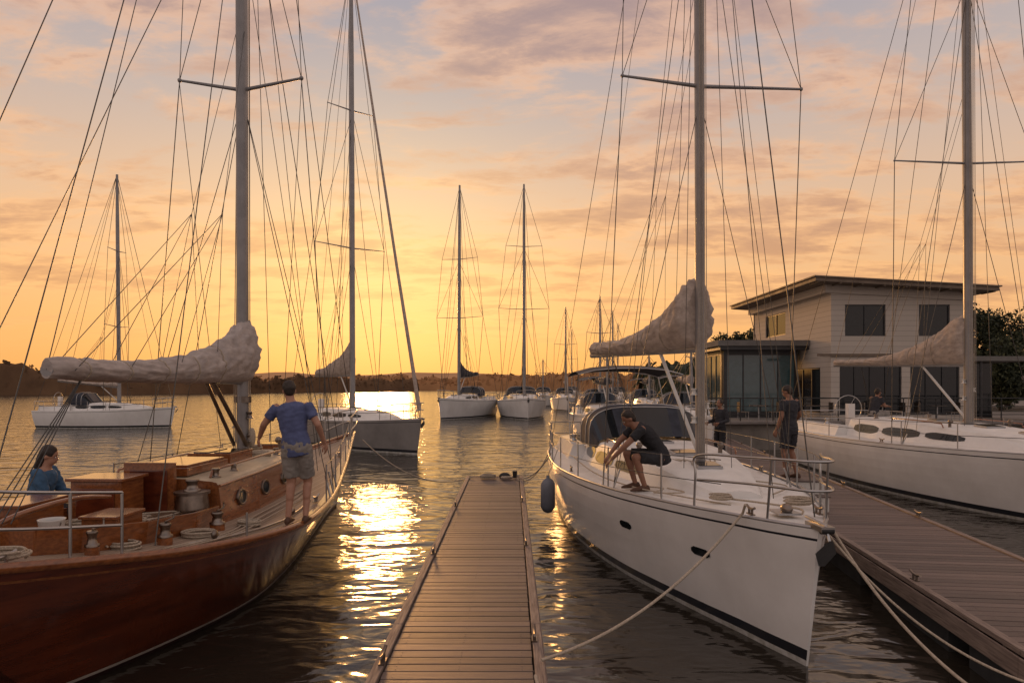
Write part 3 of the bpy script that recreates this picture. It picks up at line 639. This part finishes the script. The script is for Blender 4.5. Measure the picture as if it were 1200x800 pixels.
# ------------------------------------------------------------------ wooden classic yacht
def wooden():
    L_=12.7; e=empty('wooden_sailing_yacht',(-4.5,4.6,0),math.radians(-2.29))
    bt=[(0,.5),(.9,.98),(1.9,1.38),(2.9,1.68),(3.9,1.80),(5.1,1.68),(6.4,1.45),(7.8,1.14),(9.4,.78),(10.9,.43),(12.7,.02)]
    zt=[(0,1.50),(1,1.34),(2,1.20),(4,1.07),(6.4,1.08),(9.4,1.24),(12.7,1.56)]
    mb=MB(); hp=make_hull(mb,L_,bt,zt,.40,1.0,1.9,1.9,56,mi=(0,1,2,3),cove=True,zf=(.0,.05,.085,.12)); mb.build('hull',[M['mahog'],M['whitestripe'],M['darkred'],M['varn']],e)
    gz=lambda s:herm(zt,s); gb=lambda s:herm(bt,s)
    def G(s,sd_,dz=0,ins=.05): return V((sd_*max(0,gb(s)-ins),s,gz(s)+dz))
    mb=MB(); make_deck(mb,L_,bt,zt,0,.07)
    for sd_ in(1,-1):
        ks=[L_*i/50 for i in range(51)]
        mb.loft([[G(s,sd_,-.02,-.012),G(s,sd_,.06,-.008),G(s,sd_,.06,.045),G(s,sd_,-.02,.05)] for s in ks],1,False,True,True)
        mb.loft([[G(s,sd_,-.015,.05),G(s,sd_,.014,.05),G(s,sd_,.014,.17),G(s,sd_,-.005,.17)] for s in ks[1:-4]],1,False,False,True)
    mb.tube([(-.5,.02,gz(0)+.03),(0,-.04,gz(0)+.03),(.5,.02,gz(0)+.03)],.04,8,1)
    mb.build('teak_deck',[M['teak'],M['varn']],e)
    st=[(3.7,.86,gz(3.7)-.0,1.62),(4.8,.86,gz(4.8),1.64),(6.0,.78,gz(6),1.66),(7.2,.62,gz(7.2),1.64),(8.1,.46,gz(8.1),1.58)]
    mb=MB(); sf=trunk(mb,st,0,1,.05,.93)
    for sd_ in(1,-1):
        for s,r in((4.25,.085),(5.05,.085),(5.9,.075),(6.7,.075)):
            c=sf(s,.55,sd_,.0); nrm=V((sd_,0,.12)).normalized(); a=V((0,1,0)); b_=nrm.cross(a)
            mb.loft([mb.ring(c+nrm*o,a*rr*1.25,b_*rr,20) for o,rr in((0,r*1.25),(.025,r*1.25),(.03,r*1.1),(.022,r*.95))],2,False)
            mb.add(mb.ring(c+nrm*.018,a*r*1.2,b_*r*.96,20),[list(range(20))],3,False)
        mb.tube([(sd_*.60,s,herm([(a[0],a[3]) for a in st],s)+(.10 if 3.95<s<7 else .02)) for s in(3.9,3.96,4.6,5.3,6.0,6.6,6.7)],.018,6,0)
        mb.tube([sf(s,1.0,sd_,.012) for s in(3.7,4.8,6,7.2,8.1)],.02,6,0)
    mb.box((0,4.35,1.72),(.72,1.1,.10),0); mb.box((0,4.35,1.785),(.66,1.0,.03),0)
    mb.box((0,3.62,1.50),(.62,.06,.72),0); mb.box((0,3.585,1.52),(.46,.012,.5),4)
    mb.box((0,5.45,1.75),(.62,.75,.14),0)
    for k in(-1,1):
        mb.box((k*.15,5.45,1.826),(.22,.6,.012),3)
    mb.box((0,7.45,1.70),(.5,.5,.10),0); mb.box((0,7.45,1.757),(.38,.38,.015),3)
    winch(mb,(.45,6.4,1.66),.05,.12,2); winch(mb,(-.45,6.4,1.66),.05,.12,2); winch(mb,(.62,4.0,1.63),.055,.12,2); winch(mb,(.60,4.55,1.64),.045,.10,2)
    for x in(.28,-.3): 
        mb.cyl((x,7.0,1.66),(x,7.0,1.84),.03,seg=12,m=2); mb.ell((x,6.95,1.86),.06,.07,.06,12,8,2)
    mb.build('cabin',[M['varn'],M['creamdeck'],M['wsteel'],M['glass'],M['mahog']],e,bevel=.006)
    mb=MB()
    outer=[(3.66,.80),(3.0,.86),(2.2,.78),(1.5,.60),(1.2,.40)]
    for sd_ in(1,-1):
        mb.loft([[V((sd_*x,s,gz(s))),V((sd_*(x+.03),s,gz(s)+.26)),V((sd_*(x-.02),s,gz(s)+.26)),V((sd_*(x-.06),s,gz(s)))] for s,x in outer],0,True,False)
        mb.loft([[V((sd_*(x-.06),s,gz(s)+.13)),V((sd_*max(.1,x-.42),s,gz(s)+.13)),V((sd_*max(.1,x-.42),s,gz(s)+.03))] for s,x in outer],1,False,False,False)
    mb.box((0,1.2,gz(1.2)+.13),(.84,.05,.26),0)
    mb.box((0,2.6,1.26),(1.0,2.2,.02),2)
    mb.box((-.28,3.25,1.46),(.58,.44,.50),0); mb.box((-.28,3.25,1.73),(.66,.52,.035),0); mb.box((-.28,3.02,1.46),(.44,.012,.34),4)
    mb.box((-.55,2.35,1.42),(.34,.62,.34),0); mb.box((-.55,2.35,1.605),(.40,.68,.03),0)
    mb.box((.48,2.15,1.36),(.34,.44,.30),0); mb.box((.48,2.15,1.525),(.38,.48,.03),0)
    mb.tube(path([(0,1.0,1.50),(0,1.5,1.62),(.05,2.2,1.66),(.10,2.7,1.60)],16),.035,8,0,r1=.02)
    mb.cyl((0,1.0,1.25),(0,1.0,1.56),.06,.05,12,3)
    mb.build('cockpit',[M['varn'],M['teakg'],M['teakg'],M['wsteel'],M['mahog']],e,bevel=.008)
    mb=MB()
    for sd_ in(1,-1):
        for s,x,r in((3.25,1.00,.07),(2.25,.95,.06),(1.45,.74,.05)):
            mb.cyl((sd_*x,s,gz(s)),(sd_*x,s,gz(s)+.10),r*1.25,r*1.15,14,1); winch(mb,(sd_*x,s,gz(s)+.10),r,.14,4)
            mb.tube([(sd_*x,s,gz(s)+.25),(sd_*x+.0,s+.16,gz(s)+.26),(sd_*x,s+.16,gz(s)+.32)],.010,6,4)
        for s in(.6,5.5,9.8): cleat(mb,G(s,sd_,.02,.22),math.pi/2,.28,0)
    for sd_ in(1,-1):
        mb.tube([G(s,sd_,.03,.32) for s in(2.2,2.8,3.4,4.0,4.8,5.6)],.014,6,0)
        for s in(2.6,4.4): mb.ell(G(s,sd_,.08,.32),.03,.06,.05,10,6,4)
    mb.cyl((.60,3.46,gz(3.4)+.25),(.60,3.46,gz(3.4)+.42),.19,.17,20,4); mb.cyl((.60,3.46,gz(3.4)+.42),(.60,3.46,gz(3.4)+.45),.20,.20,20,4); winch(mb,(.60,3.46,gz(3.4)+.45),.08,.14,4)
    for dz in(.30,.58):
        mb.tube(path([G(1.3,1,dz),G(.6,1,dz),V((.42,.12,gz(0)+dz)),V((-.42,.12,gz(0)+dz)),G(.6,-1,dz),G(1.3,-1,dz)],24),.013,8,0)
    for sd_ in(1,-1):
        for s in(.45,.9,1.3): mb.cyl(G(s,sd_,0),G(s,sd_,.58),.013,seg=8)
        for s in(2.7,5.4,6.6,7.8,9.2,10.5): mb.cyl(G(s,sd_,0),G(s,sd_,.58 if s>2.7 else .30),.012,seg=8)
        for dz in(.56,.30): mb.tube([G(s,sd_,dz) for s in(5.4,6.6,7.8,9.2,10.5,11.6)],.006,5,3)
    for dz in(.3,.6): mb.tube(path([G(11.3,1,dz),G(12.2,1,dz+.02,-.05),V((0,12.75,gz(12.7)+dz)),G(12.2,-1,dz+.02,-.05),G(11.3,-1,dz)],24),.015,8,0)
    for sd_ in(1,-1):
        for s in(11.3,12.1): mb.cyl(G(s,sd_,0),G(s,sd_,.6,.03),.014,seg=8)
    mb.build('deck_hardware',[M['steel'],M['varn'],M['rope'],M['wire'],M['wsteel']],e)
    mb=MB(); c=V((.30,1.55,gz(1.6)+.12)); mb.loft([mb.ring(c+V((0,0,z)),V((r,0,0)),V((0,r,0)),20) for z,r in((0,.085),(.21,.105),(.222,.112),(.222,.10),(.19,.097))],0,False)
    mb.add(mb.ring(c+V((0,0,.19)),V((.097,0,0)),V((0,.097,0)),20),[list(range(20))],1,False)
    mb.loft([mb.ring(c+V((0,0,z)),V((r,0,0)),V((0,r,0)),20) for z,r in((.06,.0925),(.15,.101))],1,False)
    mb.tube([c+V((.108*math.cos(a*math.pi/10),-.03,.20-.08*math.sin(a*math.pi/10))) for a in range(11)],.004,5,2)
    mb.build('paint_bucket',[M['white'],M['bluew'],M['steel']],e)
    mb=MB(); coil(mb,(1.05,2.75,gz(2.7)+.01),.17,6,.011,0,1); coil(mb,(.1,1.75,gz(1.7)+.08),.22,7,.012,0,2); coil(mb,(-.7,.9,gz(.9)+.03),.18,6,.012,0,4); coil(mb,(.5,.75,gz(.7)+.05),.17,5,.012,0,9)
    coil(mb,(.75,1.9,gz(1.9)+.02),.13,6,.011,0,12); coil(mb,(-.1,2.6,1.28),.2,6,.012,0,13); coil(mb,(1.22,3.6,gz(3.6)+.01),.12,6,.011,0,15)
    rnd=random.Random(4)
    for k in range(9):
        p=[(rnd.uniform(-.6,.7),1.6+rnd.uniform(-.5,.9)+k*.12,1.28+rnd.uniform(0,.05)) for _ in range(6)]; mb.tube(path(p,40),.010,5,0)
    for k in range(3):
        mb.tube(path([(1.28-.07*k,1.9,gz(2)+.05),(1.35-.06*k,3.0,gz(3)+.04),(1.25-.1*k,4.2,gz(4)+.05),(1.15-.1*k,5.6,gz(5)+.05),(.9,6.6,gz(6)+.05)],20),.009,5,0)
    coil(mb,(.30,6.1,1.68),.16,5,.012,0,7); coil(mb,(-.15,6.8,1.70),.18,6,.012,0,8)
    mb.build('rope_coils',[M['rope']],e)
    ms=6.2; zb=1.66; ztop=15.5
    mb=MB(); mast(mb,(0,ms,zb),(0.0,ms-.1,ztop),.085,.12)
    mb.cyl((0,ms,zb),(0,ms,zb+.12),.17,.14,16,1)
    mb.cyl((0,ms,zb+.85),(0,ms,zb+.95),.125,.125,16,1)
    pm=V((0,ms-.12,2.86)); be=V((.20,1.62,2.93))
    mb.cyl(pm,be,.07,.06,12,0)
    mb.cyl((.10,ms-.1,1.85),pm.lerp(be,.24)+V((.05,0,-.05)),.035,.03,10,1); mb.cyl((-.10,ms-.1,1.85),pm.lerp(be,.24)+V((-.05,0,-.05)),.028,.028,10,1)
    for z,hl in((7.55,.97),(11.6,.8)):
        for sd_ in(1,-1): mb.tube([(0,ms-.03,z-.12),(sd_*hl,ms-.1,z+.02)],.032,8,0,r1=.02); mb.ell((sd_*hl,ms-.1,z+.02),.035,.035,.035,8,6,0)
    for k,a in enumerate((.4,.75,1.0)): winch(mb,((-1)**k*.11,ms-.02,zb+a*.6),.05,.11,1)
    for k in range(6): mb.tube([(.11*math.cos(k),ms+.14*math.sin(k*1.3),zb+.1),(.06*math.cos(k),ms+.08,15)],.007,5,3)
    mb.ell((0.14,ms,zb+.3),.06,.06,.16,10,8,3); mb.ell((-.12,ms+.08,zb+.35),.05,.06,.17,10,8,3)
    mb.build('mast_and_boom',[M['mastw'],M['wsteel'],M['varn'],M['rope']],e)
    mb=MB(); bundle(mb,pm+V((.02,.26,.0)),be+V((0,0,-.06)),1.0,.22,.48,.21,0,seed=3.3,pw=2.7,ties=[.10,.25,.41,.57,.73],N_=190,S=48)
    mb.build('covered_mainsail',[M['canvas'],M['rope']],e)
    mb=MB(); top=V((0,ms-.1,ztop)); W=lambda a,b_,k=1: mb.cyl(a,b_,.0062*k,seg=5,caps=False)
    W(top,(0,12.6,gz(12.7)+.05),1.3); W(V((0,ms,11.6)),(0,11.3,gz(11.3)+.05),1.2)
    for sd_ in(1,-1):
        W(top,G(.3,sd_,.05)); W(V((0,ms,11.5)),G(1.6,sd_,.1))
        cp=G(ms-.1,sd_,.05,.03); t1=V((sd_*.97,ms-.1,7.57)); t2=V((sd_*.8,ms-.1,11.62))
        W(top,t2); W(t2,t1); W(t1,cp,1.2); W(V((0,ms,11.4)),t1); W(V((0,ms,7.3)),G(ms-.5,sd_,.05,.03)); W(V((0,ms,7.3)),G(ms+.4,sd_,.05,.03))
        for s in(-.5,-.1,.4): p=G(ms+s,sd_,.03,.03); mb.cyl(p,p+(V((0,ms,7.3))-p).normalized()*.35,.016,seg=6,m=1)
        pj=V((sd_*.05,ms,8.6)); kn=pj.lerp(pm.lerp(be,.45),.6)+V((sd_*.2,0,0)); W(pj,kn,.7)
        for t in(.25,.5,.75,.95): W(kn,pm.lerp(be,t)+V((sd_*.12,0,0)),.7)
        W((sd_*.5,ms+.3,zb+.1),(sd_*.97,ms-.1,7.5),.8); W((sd_*.25,ms+.5,zb+.1),(sd_*.08,ms,14),.9); W((sd_*.7,ms+1.5,gz(8)+.1),(0,ms,12.9),.9)
    W(top,be,.8); W((.12,ms+3.4,gz(9)+.1),(0,ms,9.9),.9)
    for k in range(4): W(be+V((0,.5,-.05)),V((-.12+.08*k,1.3,gz(1.3)+.3)),.9)
    mb.build('rigging',[M['wire'],M['steel']],e)
    return e,G,gz
e1,G1,gz1=wooden()
# ------------------------------------------------------------------ docks
def dock(name,p0,ang,wd,ln,zt=.5,seed=0):
    e=empty(name,(p0[0],p0[1],0),ang); rnd=random.Random(seed)
    mb=MB(); pw=.145; n=int(ln/pw)
    for i in range(n):
        y=i*pw+pw/2; g=.013
        mb.box((rnd.uniform(-.003,.003),y,zt-.018+rnd.uniform(-.002,.002)),(wd-.22,pw-g,.035),0,rnd.uniform(-.002,.002))
    mb.build('deck_planks',[M['dock']],e,bevel=.004)
    mb=MB()
    for sd_ in(1,-1):
        k=0
        while k*3<ln:
            l=min(3,ln-k*3); mb.box((sd_*(wd/2-.055),k*3+l/2,zt-.005),(.085,l-.006,.055),0); mb.box((sd_*(wd/2-.006),k*3+l/2,zt-.14),(.02,l-.006,.19),0); k+=1
    mb.box((0,ln+.03,zt-.07),(wd,.05,.16),0)
    for k in range(int(ln/.6)): mb.box((0,k*.6+.3,zt-.10),(wd-.1,.05,.10),2)
    k=0
    while k<ln-1: mb.box((0,k+1.1,.12),(wd-.12,2.0,.42),1); k+=2.4
    mb.build('dock_frame',[M['dockedge'],M['float'],M['dockedge']],e,bevel=.006)
    mb=MB()
    for y in [4.5+i*3.6 for i in range(int(ln/3.6)-1)]:
        for sd_ in(1,-1): cleat(mb,(sd_*(wd/2-.08),y+(.5 if sd_>0 else 0),zt+.022),math.pi/2,.26,0)
    for i in range(n):
        for x in(-wd*.36,0.0,wd*.36):
            for dy in(-.03,.03): mb.cyl((x,i*pw+pw/2+dy,zt-.002),(x,i*pw+pw/2+dy,zt+.0015),.0045,seg=6,m=0)
    mb.build('cleats_and_screws',[M['wsteel']],e)
    return e
dk=dock('wooden_dock',(-.43,-2.5),0,1.42,19.5,.5,1)
mb=MB(); coil(mb,(-.15,19.1,.52),.17,6,.014,0,6); mb.ell((.25,19.25,.55),.14,.10,.09,14,8,1); mb.cyl((.5,19.2,.52),(.5,19.2,.68),.05,.06,12,1); coil(mb,(.30,18.9,.52),.12,4,.014,0,2)
for x in(-.5,0,.5): mb.cyl((x-.18,19.60,.40),(x+.18,19.60,.40),.07,seg=12,m=1)
mb.tube(path([(.60,6.9,.53),(.56,7.15,.56),(.63,7.4,.54),(.61,7.75,.56)],20),.014,6,0)
mb.build('dock_end_fittings',[M['rope'],M['rubber']],dk)
dk2=dock('wooden_dock',(4.62,-.2),math.radians(-7.0),2.0,30,.5,2)
mb=MB(); 
mb.box((0,0,.25),(.75,.5,.5),0); mb.box((0,-.38,.13),(.75,.26,.26),0); mb.box((0,0,.512),(.8,.55,.024),1); mb.box((0,-.39,.272),(.8,.28,.024),1)
mb.build('boarding_steps',[M['white'],M['dock']],None,bevel=.01,loc=(5.36,12.75,.512),rz=-.12)
# ------------------------------------------------------------------ mooring lines
def rope(name,pts,r=.014,m='rope'):
    mb=MB(); mb.tube(pts,r,7,0); mb.build(name,[M[m]])
def w2(p): 
    a=math.radians(181.7); R=Matrix.Rotation(a,3,'Z'); return R@V(p)+V((2.6,18,0))
def w1(p):
    R=Matrix.Rotation(math.radians(-2.29),3,'Z'); return R@V(p)+V((-4.5,4.6,0))
rope('mooring_line',[w2((.5,10.9,1.55)),w2(G2(10.75,1,.05,-.03))]+sag(w2(G2(10.75,1,.03,-.05)),(.24,5.55,.56),.22,30)[1:])
rope('mooring_line',sag(w2((-.15,11.4,1.42)),(3.65,4.2,.52),.35,26))
rope('mooring_line',sag(w2((-.05,11.5,1.40)),(3.95,5.2,.52),.20,26),.011)
rope('mooring_line',sag(w1((.55,11.4,1.5)),(-.95,16.6,.55),.45,26))
rope('mooring_line',sag(w2(G2(3.0,1,.1)),(.15,16.4,.55),.18,20))
rope('mooring_line',sag(w2(G2(2.2,1,.1)),(.12,16.2,.55),.28,20),.012)
# ------------------------------------------------------------------ far shore
ms=[mat('distant_foliage_haze_tint',(.36,.19,.09),1,0,.15,.05,col2=(.27,.14,.066),spec=0),mat('near_shore_foliage',(.15,.09,.052),1,0,.2,.1,col2=(.09,.055,.034),spec=0)]  # far foliage: haze painted in as a lighter, warmer base colour
def treeline(name,pts,hfun,depth,mt,seed,step=2.0,leaf=1.2,nl=6):
    mb=MB(); rnd=random.Random(seed)
    rows=[]
    for i in range(len(pts)-1):
        a=V((*pts[i],0));b_=V((*pts[i+1],0)); n=max(2,int((b_-a).length/step))
        for k in range(n): rows.append((a.lerp(b_,k/n),(i+k/n)))
    prof=[]
    for p,t in rows:
        h=hfun(p,t)*(.72+.35*noise.noise(V((p.x*.03,p.y*.03,seed)))+.25*noise.noise(V((p.x*.12,p.y*.12,seed)))+.16*noise.noise(V((p.x*.5,p.y*.5,seed))))
        prof.append([V((p.x,p.y-1,-.3)),V((p.x,p.y+.5,h*.5)),V((p.x,p.y+depth*.12,h*.85)),V((p.x,p.y+depth*.3,h*.97)),V((p.x,p.y+depth,0))])
        for _ in range(nl):
            c=V((p.x+rnd.uniform(-step,step),p.y+depth*rnd.uniform(.0,.3),h*rnd.uniform(.25,1.04))); q=leaf*rnd.uniform(.4,1.1)
            a3=V((rnd.uniform(-1,1),rnd.uniform(-.15,.15),rnd.uniform(-1,1))).normalized()*q; b3=V((rnd.uniform(-1,1),rnd.uniform(-.15,.15),rnd.uniform(-1,1))).normalized()*q
            mb.add([c-a3,c+b3,c+a3,c-b3],[(0,1,2,3)],0,False)
    mb.loft(prof,0,False,True,False); mb.build(name,[mt])
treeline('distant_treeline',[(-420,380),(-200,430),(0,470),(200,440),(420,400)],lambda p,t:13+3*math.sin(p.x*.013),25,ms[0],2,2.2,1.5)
treeline('distant_treeline',[(-330,150),(-150,170),(-118,180),(-90,205),(-75,250),(-40,290)],lambda p,t:13.5 if t<1 else (13.5-6.5*min(1,(t-1)/1.5)),14,ms[1],5,1.5,.8)
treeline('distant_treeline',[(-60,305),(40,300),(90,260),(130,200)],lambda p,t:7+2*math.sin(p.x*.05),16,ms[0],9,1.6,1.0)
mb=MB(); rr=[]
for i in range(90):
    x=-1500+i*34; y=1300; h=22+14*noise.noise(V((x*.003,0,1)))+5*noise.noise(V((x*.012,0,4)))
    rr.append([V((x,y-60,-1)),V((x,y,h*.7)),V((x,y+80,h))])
mb.loft(rr,0,False,True,False); mb.build('hills',[mat('haze_tinted_hills',(.55,.32,.17),1,0,.05,.01,spec=0)])  # air haze is put into the hills' pale base colour
# ------------------------------------------------------------------ quay and land
stone=mat('quay_concrete',(.22,.195,.17),.85,0,.15,1.5,bump=.01,bscale=8); paving=mat('paving',(.2,.175,.16),.85,0,.15,2,bump=.006,bscale=6)
mb=MB(); mb.box((50,29.2+45,.2),(84,90,1.8),0); mb.box((50,29.15,1.16),(84.2,.5,.12),1); mb.build('quay',[stone,paving],bevel=.02)
def fence():
    mb=MB(); x=8.4
    while x<40:
        mb.cyl((x,29.3,1.2),(x,29.3,2.2),.025,seg=6); x+=1.4
    for z in(1.5,1.85,2.2): mb.tube([(8.4,29.3,z),(40,29.3,z)],.018 if z<2.2 else .03,6)
    mb.build('quay_railing',[M['rubber']])
fence()
# ------------------------------------------------------------------ building
def siding():
    return planks('white_board_siding',(.44,.39,.34),(.51,.45,.39),(.23,.2,.17),2,.24,.06,.7,(1,1,6),.002)
wallm=siding(); roofm=mat('roof_fascia',(.17,.125,.09),.6,0,.15,2); dark=mat('window_frame_dark',(.025,.025,.028),.4)
inter=mat('interior_wall',(.20,.15,.1),.8); concm=mat('grey_render',(.16,.15,.14),.8,0,.1,2,bump=.004)
lampm=mat('warm_lamp_glass',(.9,.6,.3),.4,emit=((1,.55,.2),2.0))
def wallgrid(mb,axis,fixed,u0,u1,z0,z1,ops,th,m):
    us=sorted({u0,u1,*[o[0] for o in ops],*[o[1] for o in ops]}); zs=sorted({z0,z1,*[o[2] for o in ops],*[o[3] for o in ops]})
    for i in range(len(us)-1):
        for j in range(len(zs)-1):
            uc=(us[i]+us[i+1])/2; zc=(zs[j]+zs[j+1])/2
            if any(o[0]<uc<o[1] and o[2]<zc<o[3] for o in ops): continue
            if axis=='x': mb.box((uc,fixed,zc),(us[i+1]-us[i],th,zs[j+1]-zs[j]),m)
            else: mb.box((fixed,uc,zc),(th,us[i+1]-us[i],zs[j+1]-zs[j]),m)
def window(mb,axis,fixed,o,out,mul=2,mf=1,mg=2):
    u0,u1,z0,z1=o; f=.06
    def bx(uc,zc,du,dz,m,off=0,th=.10):
        if axis=='x': mb.box((uc,fixed+off,zc),(du,th,dz),m)
        else: mb.box((fixed+off,uc,zc),(th,du,dz),m)
    bx((u0+u1)/2,z0+f/2,u1-u0,f,mf); bx((u0+u1)/2,z1-f/2,u1-u0,f,mf)
    bx(u0+f/2,(z0+z1)/2,f,z1-z0-2*f,mf); bx(u1-f/2,(z0+z1)/2,f,z1-z0-2*f,mf)
    for k in range(1,mul): bx(lerp(u0,u1,k/mul),(z0+z1)/2,.05,z1-z0-2*f,mf)
    bx((u0+u1)/2,(z0+z1)/2,u1-u0-2*f,z1-z0-2*f,mg,0,.02)
eb=empty('modern_marina_building',(0,0,0))
mb=MB(); x0,x1,y0,y1=14.9,21.3,32.0,42.0; zg=1.1; zr=7.3
fo=[(15.55,17.45,5.05,6.52),(19.0,20.45,5.05,6.52),(15.3,18.2,1.4,3.75),(18.6,20.9,1.4,3.75)]
so_=[(37.2,40.1,5.5,6.75),(33.0,36.2,1.4,3.6),(37,41,1.4,3.6)]
wallgrid(mb,'x',y0,x0,x1,zg,zr,fo,.24,0); wallgrid(mb,'y',x0+.12,y0+.125,y1,zg,zr,so_,.24,0)
mb.box((x1-.12,(y0+y1)/2,(zg+zr)/2),(.24,y1-y0-.26,zr-zg),0); mb.box(((x0+x1)/2,y1,(zg+zr)/2),(x1-x0,.24,zr-zg),0)
for o,k in zip(fo,(2,1,4,3)): window(mb,'x',y0-.02,o,-1,k)
for o,k in zip(so_,(2,3,4)): window(mb,'y',x0+.1,o,-1,k)
mb.box(((x0+x1)/2,(y0+y1)/2,4.3),(x1-x0-.5,y1-y0-.5,.25),3); mb.box(((x0+x1)/2,y0+3.2,2.7),(x1-x0-.6,.1,3.0),3)
mb.box(((x0+x1)/2-.2,y0-.17,4.16),(x1-x0+.9,.09,.13),4)
mb.box((x0+3.2,y0+1.2,3.5),(.5,.5,.18),5); mb.box((x0+5.2,y0+1.6,3.5),(.4,.4,.18),5)
mb.build('walls_and_windows',[wallm,dark,M['glass'],inter,roofm,lampm],eb)
mb=MB(); rx0,rx1,ry0,ry1=13.7,22.2,30.9,43.0
def rz_(x): return 7.74-.055*(x-13.7)
def slab(xa,xb,ya,yb,t0,t1,m):
    vs=[(x,y,rz_(x)+t) for t in(t0,t1) for y in(ya,yb) for x in(xa,xb)]
    mb.add(vs,[(0,2,3,1),(4,5,7,6),(0,1,5,4),(2,6,7,3),(0,4,6,2),(1,3,7,5)],m,False)
slab(rx0,rx1,ry0,ry1,-.06,0,0); slab(rx0+.08,rx1-.08,ry0+.08,ry1-.08,-.24,-.062,1); slab(rx0+.9,rx1-.7,ry0+.9,ry1-.8,-.62,-.242,2)
for i in range(9): slab(rx0+.2+i*1.0,rx0+.28+i*1.0,ry0+.12,ry0+1.0,-.30,-.242,1)
mb.build('roof',[roofm,roofm,wallm],eb)
mb=MB(); mb.box((22.9,33.2,3.98),(3.2,3.6,.22),0); mb.box((22.9,34.8,2.5),(3.0,.2,2.8),1)
for x in(21.7,24.3): mb.cyl((x,31.6,1.1),(x,31.6,3.87),.06,seg=8,m=2)
mb.build('side_canopy',[concm,M['glass'],dark],eb)
ep=empty('glass_pavilion')
mb=MB(); mb.box((12.9,37.2,4.86),(5.2,6.2,.28),0); mb.box((12.9,37.2,4.62),(4.9,5.9,.18),1)
wallgrid(mb,'x',35.0,10.8,14.6,1.1,4.53,[(10.95,14.5,1.35,4.35)],.16,1); window(mb,'x',34.98,(10.95,14.5,1.35,4.35),-1,4,1,2)
wallgrid(mb,'y',10.85,35.1,40,1.1,4.53,[(35.3,39.8,1.35,4.35)],.16,1); window(mb,'y',10.83,(35.3,39.8,1.35,4.35),-1,5,1,2)
teal=mat('teal_glass',(.05,.10,.11),.08,0,.1,spec=.8)
mb.build('pavilion_shell',[concm,dark,teal],ep)
def parasol(loc,col):
    e=empty('patio_parasol',loc); mb=MB(); mb.cyl((0,0,0),(0,0,2.5),.025,seg=8,m=1); mb.cyl((0,0,0),(0,0,.08),.25,seg=14,m=1)
    r0=mb.ring((0,0,2.5),V((.03,0,0)),V((0,.03,0)),8); r1=mb.ring((0,0,2.05),V((1.3,0,0)),V((0,1.3,0)),8); r2=mb.ring((0,0,1.9),V((1.3,0,0)),V((0,1.3,0)),8)
    mb.loft([r0,r1,r2],0,False,False); mb.build('canopy_and_pole',[M[col],M['alu']],e)
parasol((24.6,30.8,1.1),'canvas2')
def table(loc):
    e=empty('cafe_table',loc); mb=MB(); mb.cyl((0,0,.72),(0,0,.75),.4,seg=18,m=0); mb.cyl((0,0,0),(0,0,.72),.03,seg=8,m=1); mb.cyl((0,0,0),(0,0,.03),.22,seg=14,m=1)
    for a in(0,math.pi):
        R=Matrix.Rotation(a,3,'Z'); c=R@V((.7,0,0))
        mb.box(c+V((0,0,.45)),(.42,.42,.03),0); mb.box(R@V((.9,0,.68)),(.03,.42,.42),0)
        for dx in(-.18,.18):
            for dy in(-.18,.18): mb.cyl(c+V((dx,dy,0)),c+V((dx,dy,.45)),.012,seg=6,m=1)
    mb.build('table_and_chairs',[M['wsteel'],M['alu']],e)
for p in((11.2,31,1.1),(13.4,30.6,1.1),(16.5,30.4,1.1),(19,30.5,1.1)): table(p)
# ------------------------------------------------------------------ trees
lf=[mat('leaves_dark',(.03,.04,.018),.8,0,.3,2),mat('leaves_light',(.07,.075,.028),.8,0,.3,2)]; bark=mat('bark',(.07,.05,.035),.9,0,.2,6,bump=.01)
def tree(loc,h,r,seed):
    rnd=random.Random(seed); mb=MB(); e=empty('broadleaf_tree',loc)
    mb.tube(path([(0,0,0),(rnd.uniform(-.2,.2),0,h*.3),(rnd.uniform(-.4,.4),rnd.uniform(-.3,.3),h*.75)],10),.22*h/7,8,0,r1=.06)
    cl=[]
    for k in range(26):
        a=rnd.uniform(0,6.28); t=rnd.uniform(.2,.95); rad=r*math.sqrt(rnd.random())*max(.25,math.sin(min(1,t)*2.7+.25))
        c=V((rad*math.cos(a),rad*math.sin(a),h*t)); cl.append(c)
        mb.tube([(0,0,h*t*.6),V((c.x*.5,c.y*.5,h*t*.82)),c],.05,5,0,r1=.015)
    for c in cl:
        cr=rnd.uniform(.7,1.2)*r*.38; mt=rnd.choice((1,1,2))
        for _ in range(280):
            d=V((rnd.gauss(0,1),rnd.gauss(0,1),rnd.gauss(0,.8))).normalized()*cr*rnd.random()**.4; q=rnd.uniform(.09,.20)
            a=V((rnd.uniform(-1,1),rnd.uniform(-1,1),rnd.uniform(-1,1))).normalized()*q; b_=V((rnd.uniform(-1,1),rnd.uniform(-1,1),rnd.uniform(-1,1))).normalized()*q*.6
            p=c+d; mb.add([p-a,p+b_,p+a,p-b_],[(0,1,2,3)],mt if rnd.random()<.8 else 3-mt,False)
    mb.build('trunk_and_crown',[bark]+lf,e)
for i,(x,y,h,r) in enumerate([(33.5,50,7.2,2.8),(37,51,7.0,3),(41,49,7.2,3),(30.2,49,6.0,2.4),(35.5,45,5.4,2.6),(39,45,5.2,2.6),(31.5,44,4.2,2.0),(20.6,60,6.6,2.4),(22.8,61,6.8,2.4),(18.6,62,6.0,2.2)]): tree((x,y,1.05),h,r,i+1)
treeline('tree_mass',[(14,72),(40,74),(90,66)],lambda p,t:8.0,6,lf[0],21,.8,.55,14)
scene.view_settings.view_transform='Standard'; scene.view_settings.look='None'; scene.view_settings.exposure=0
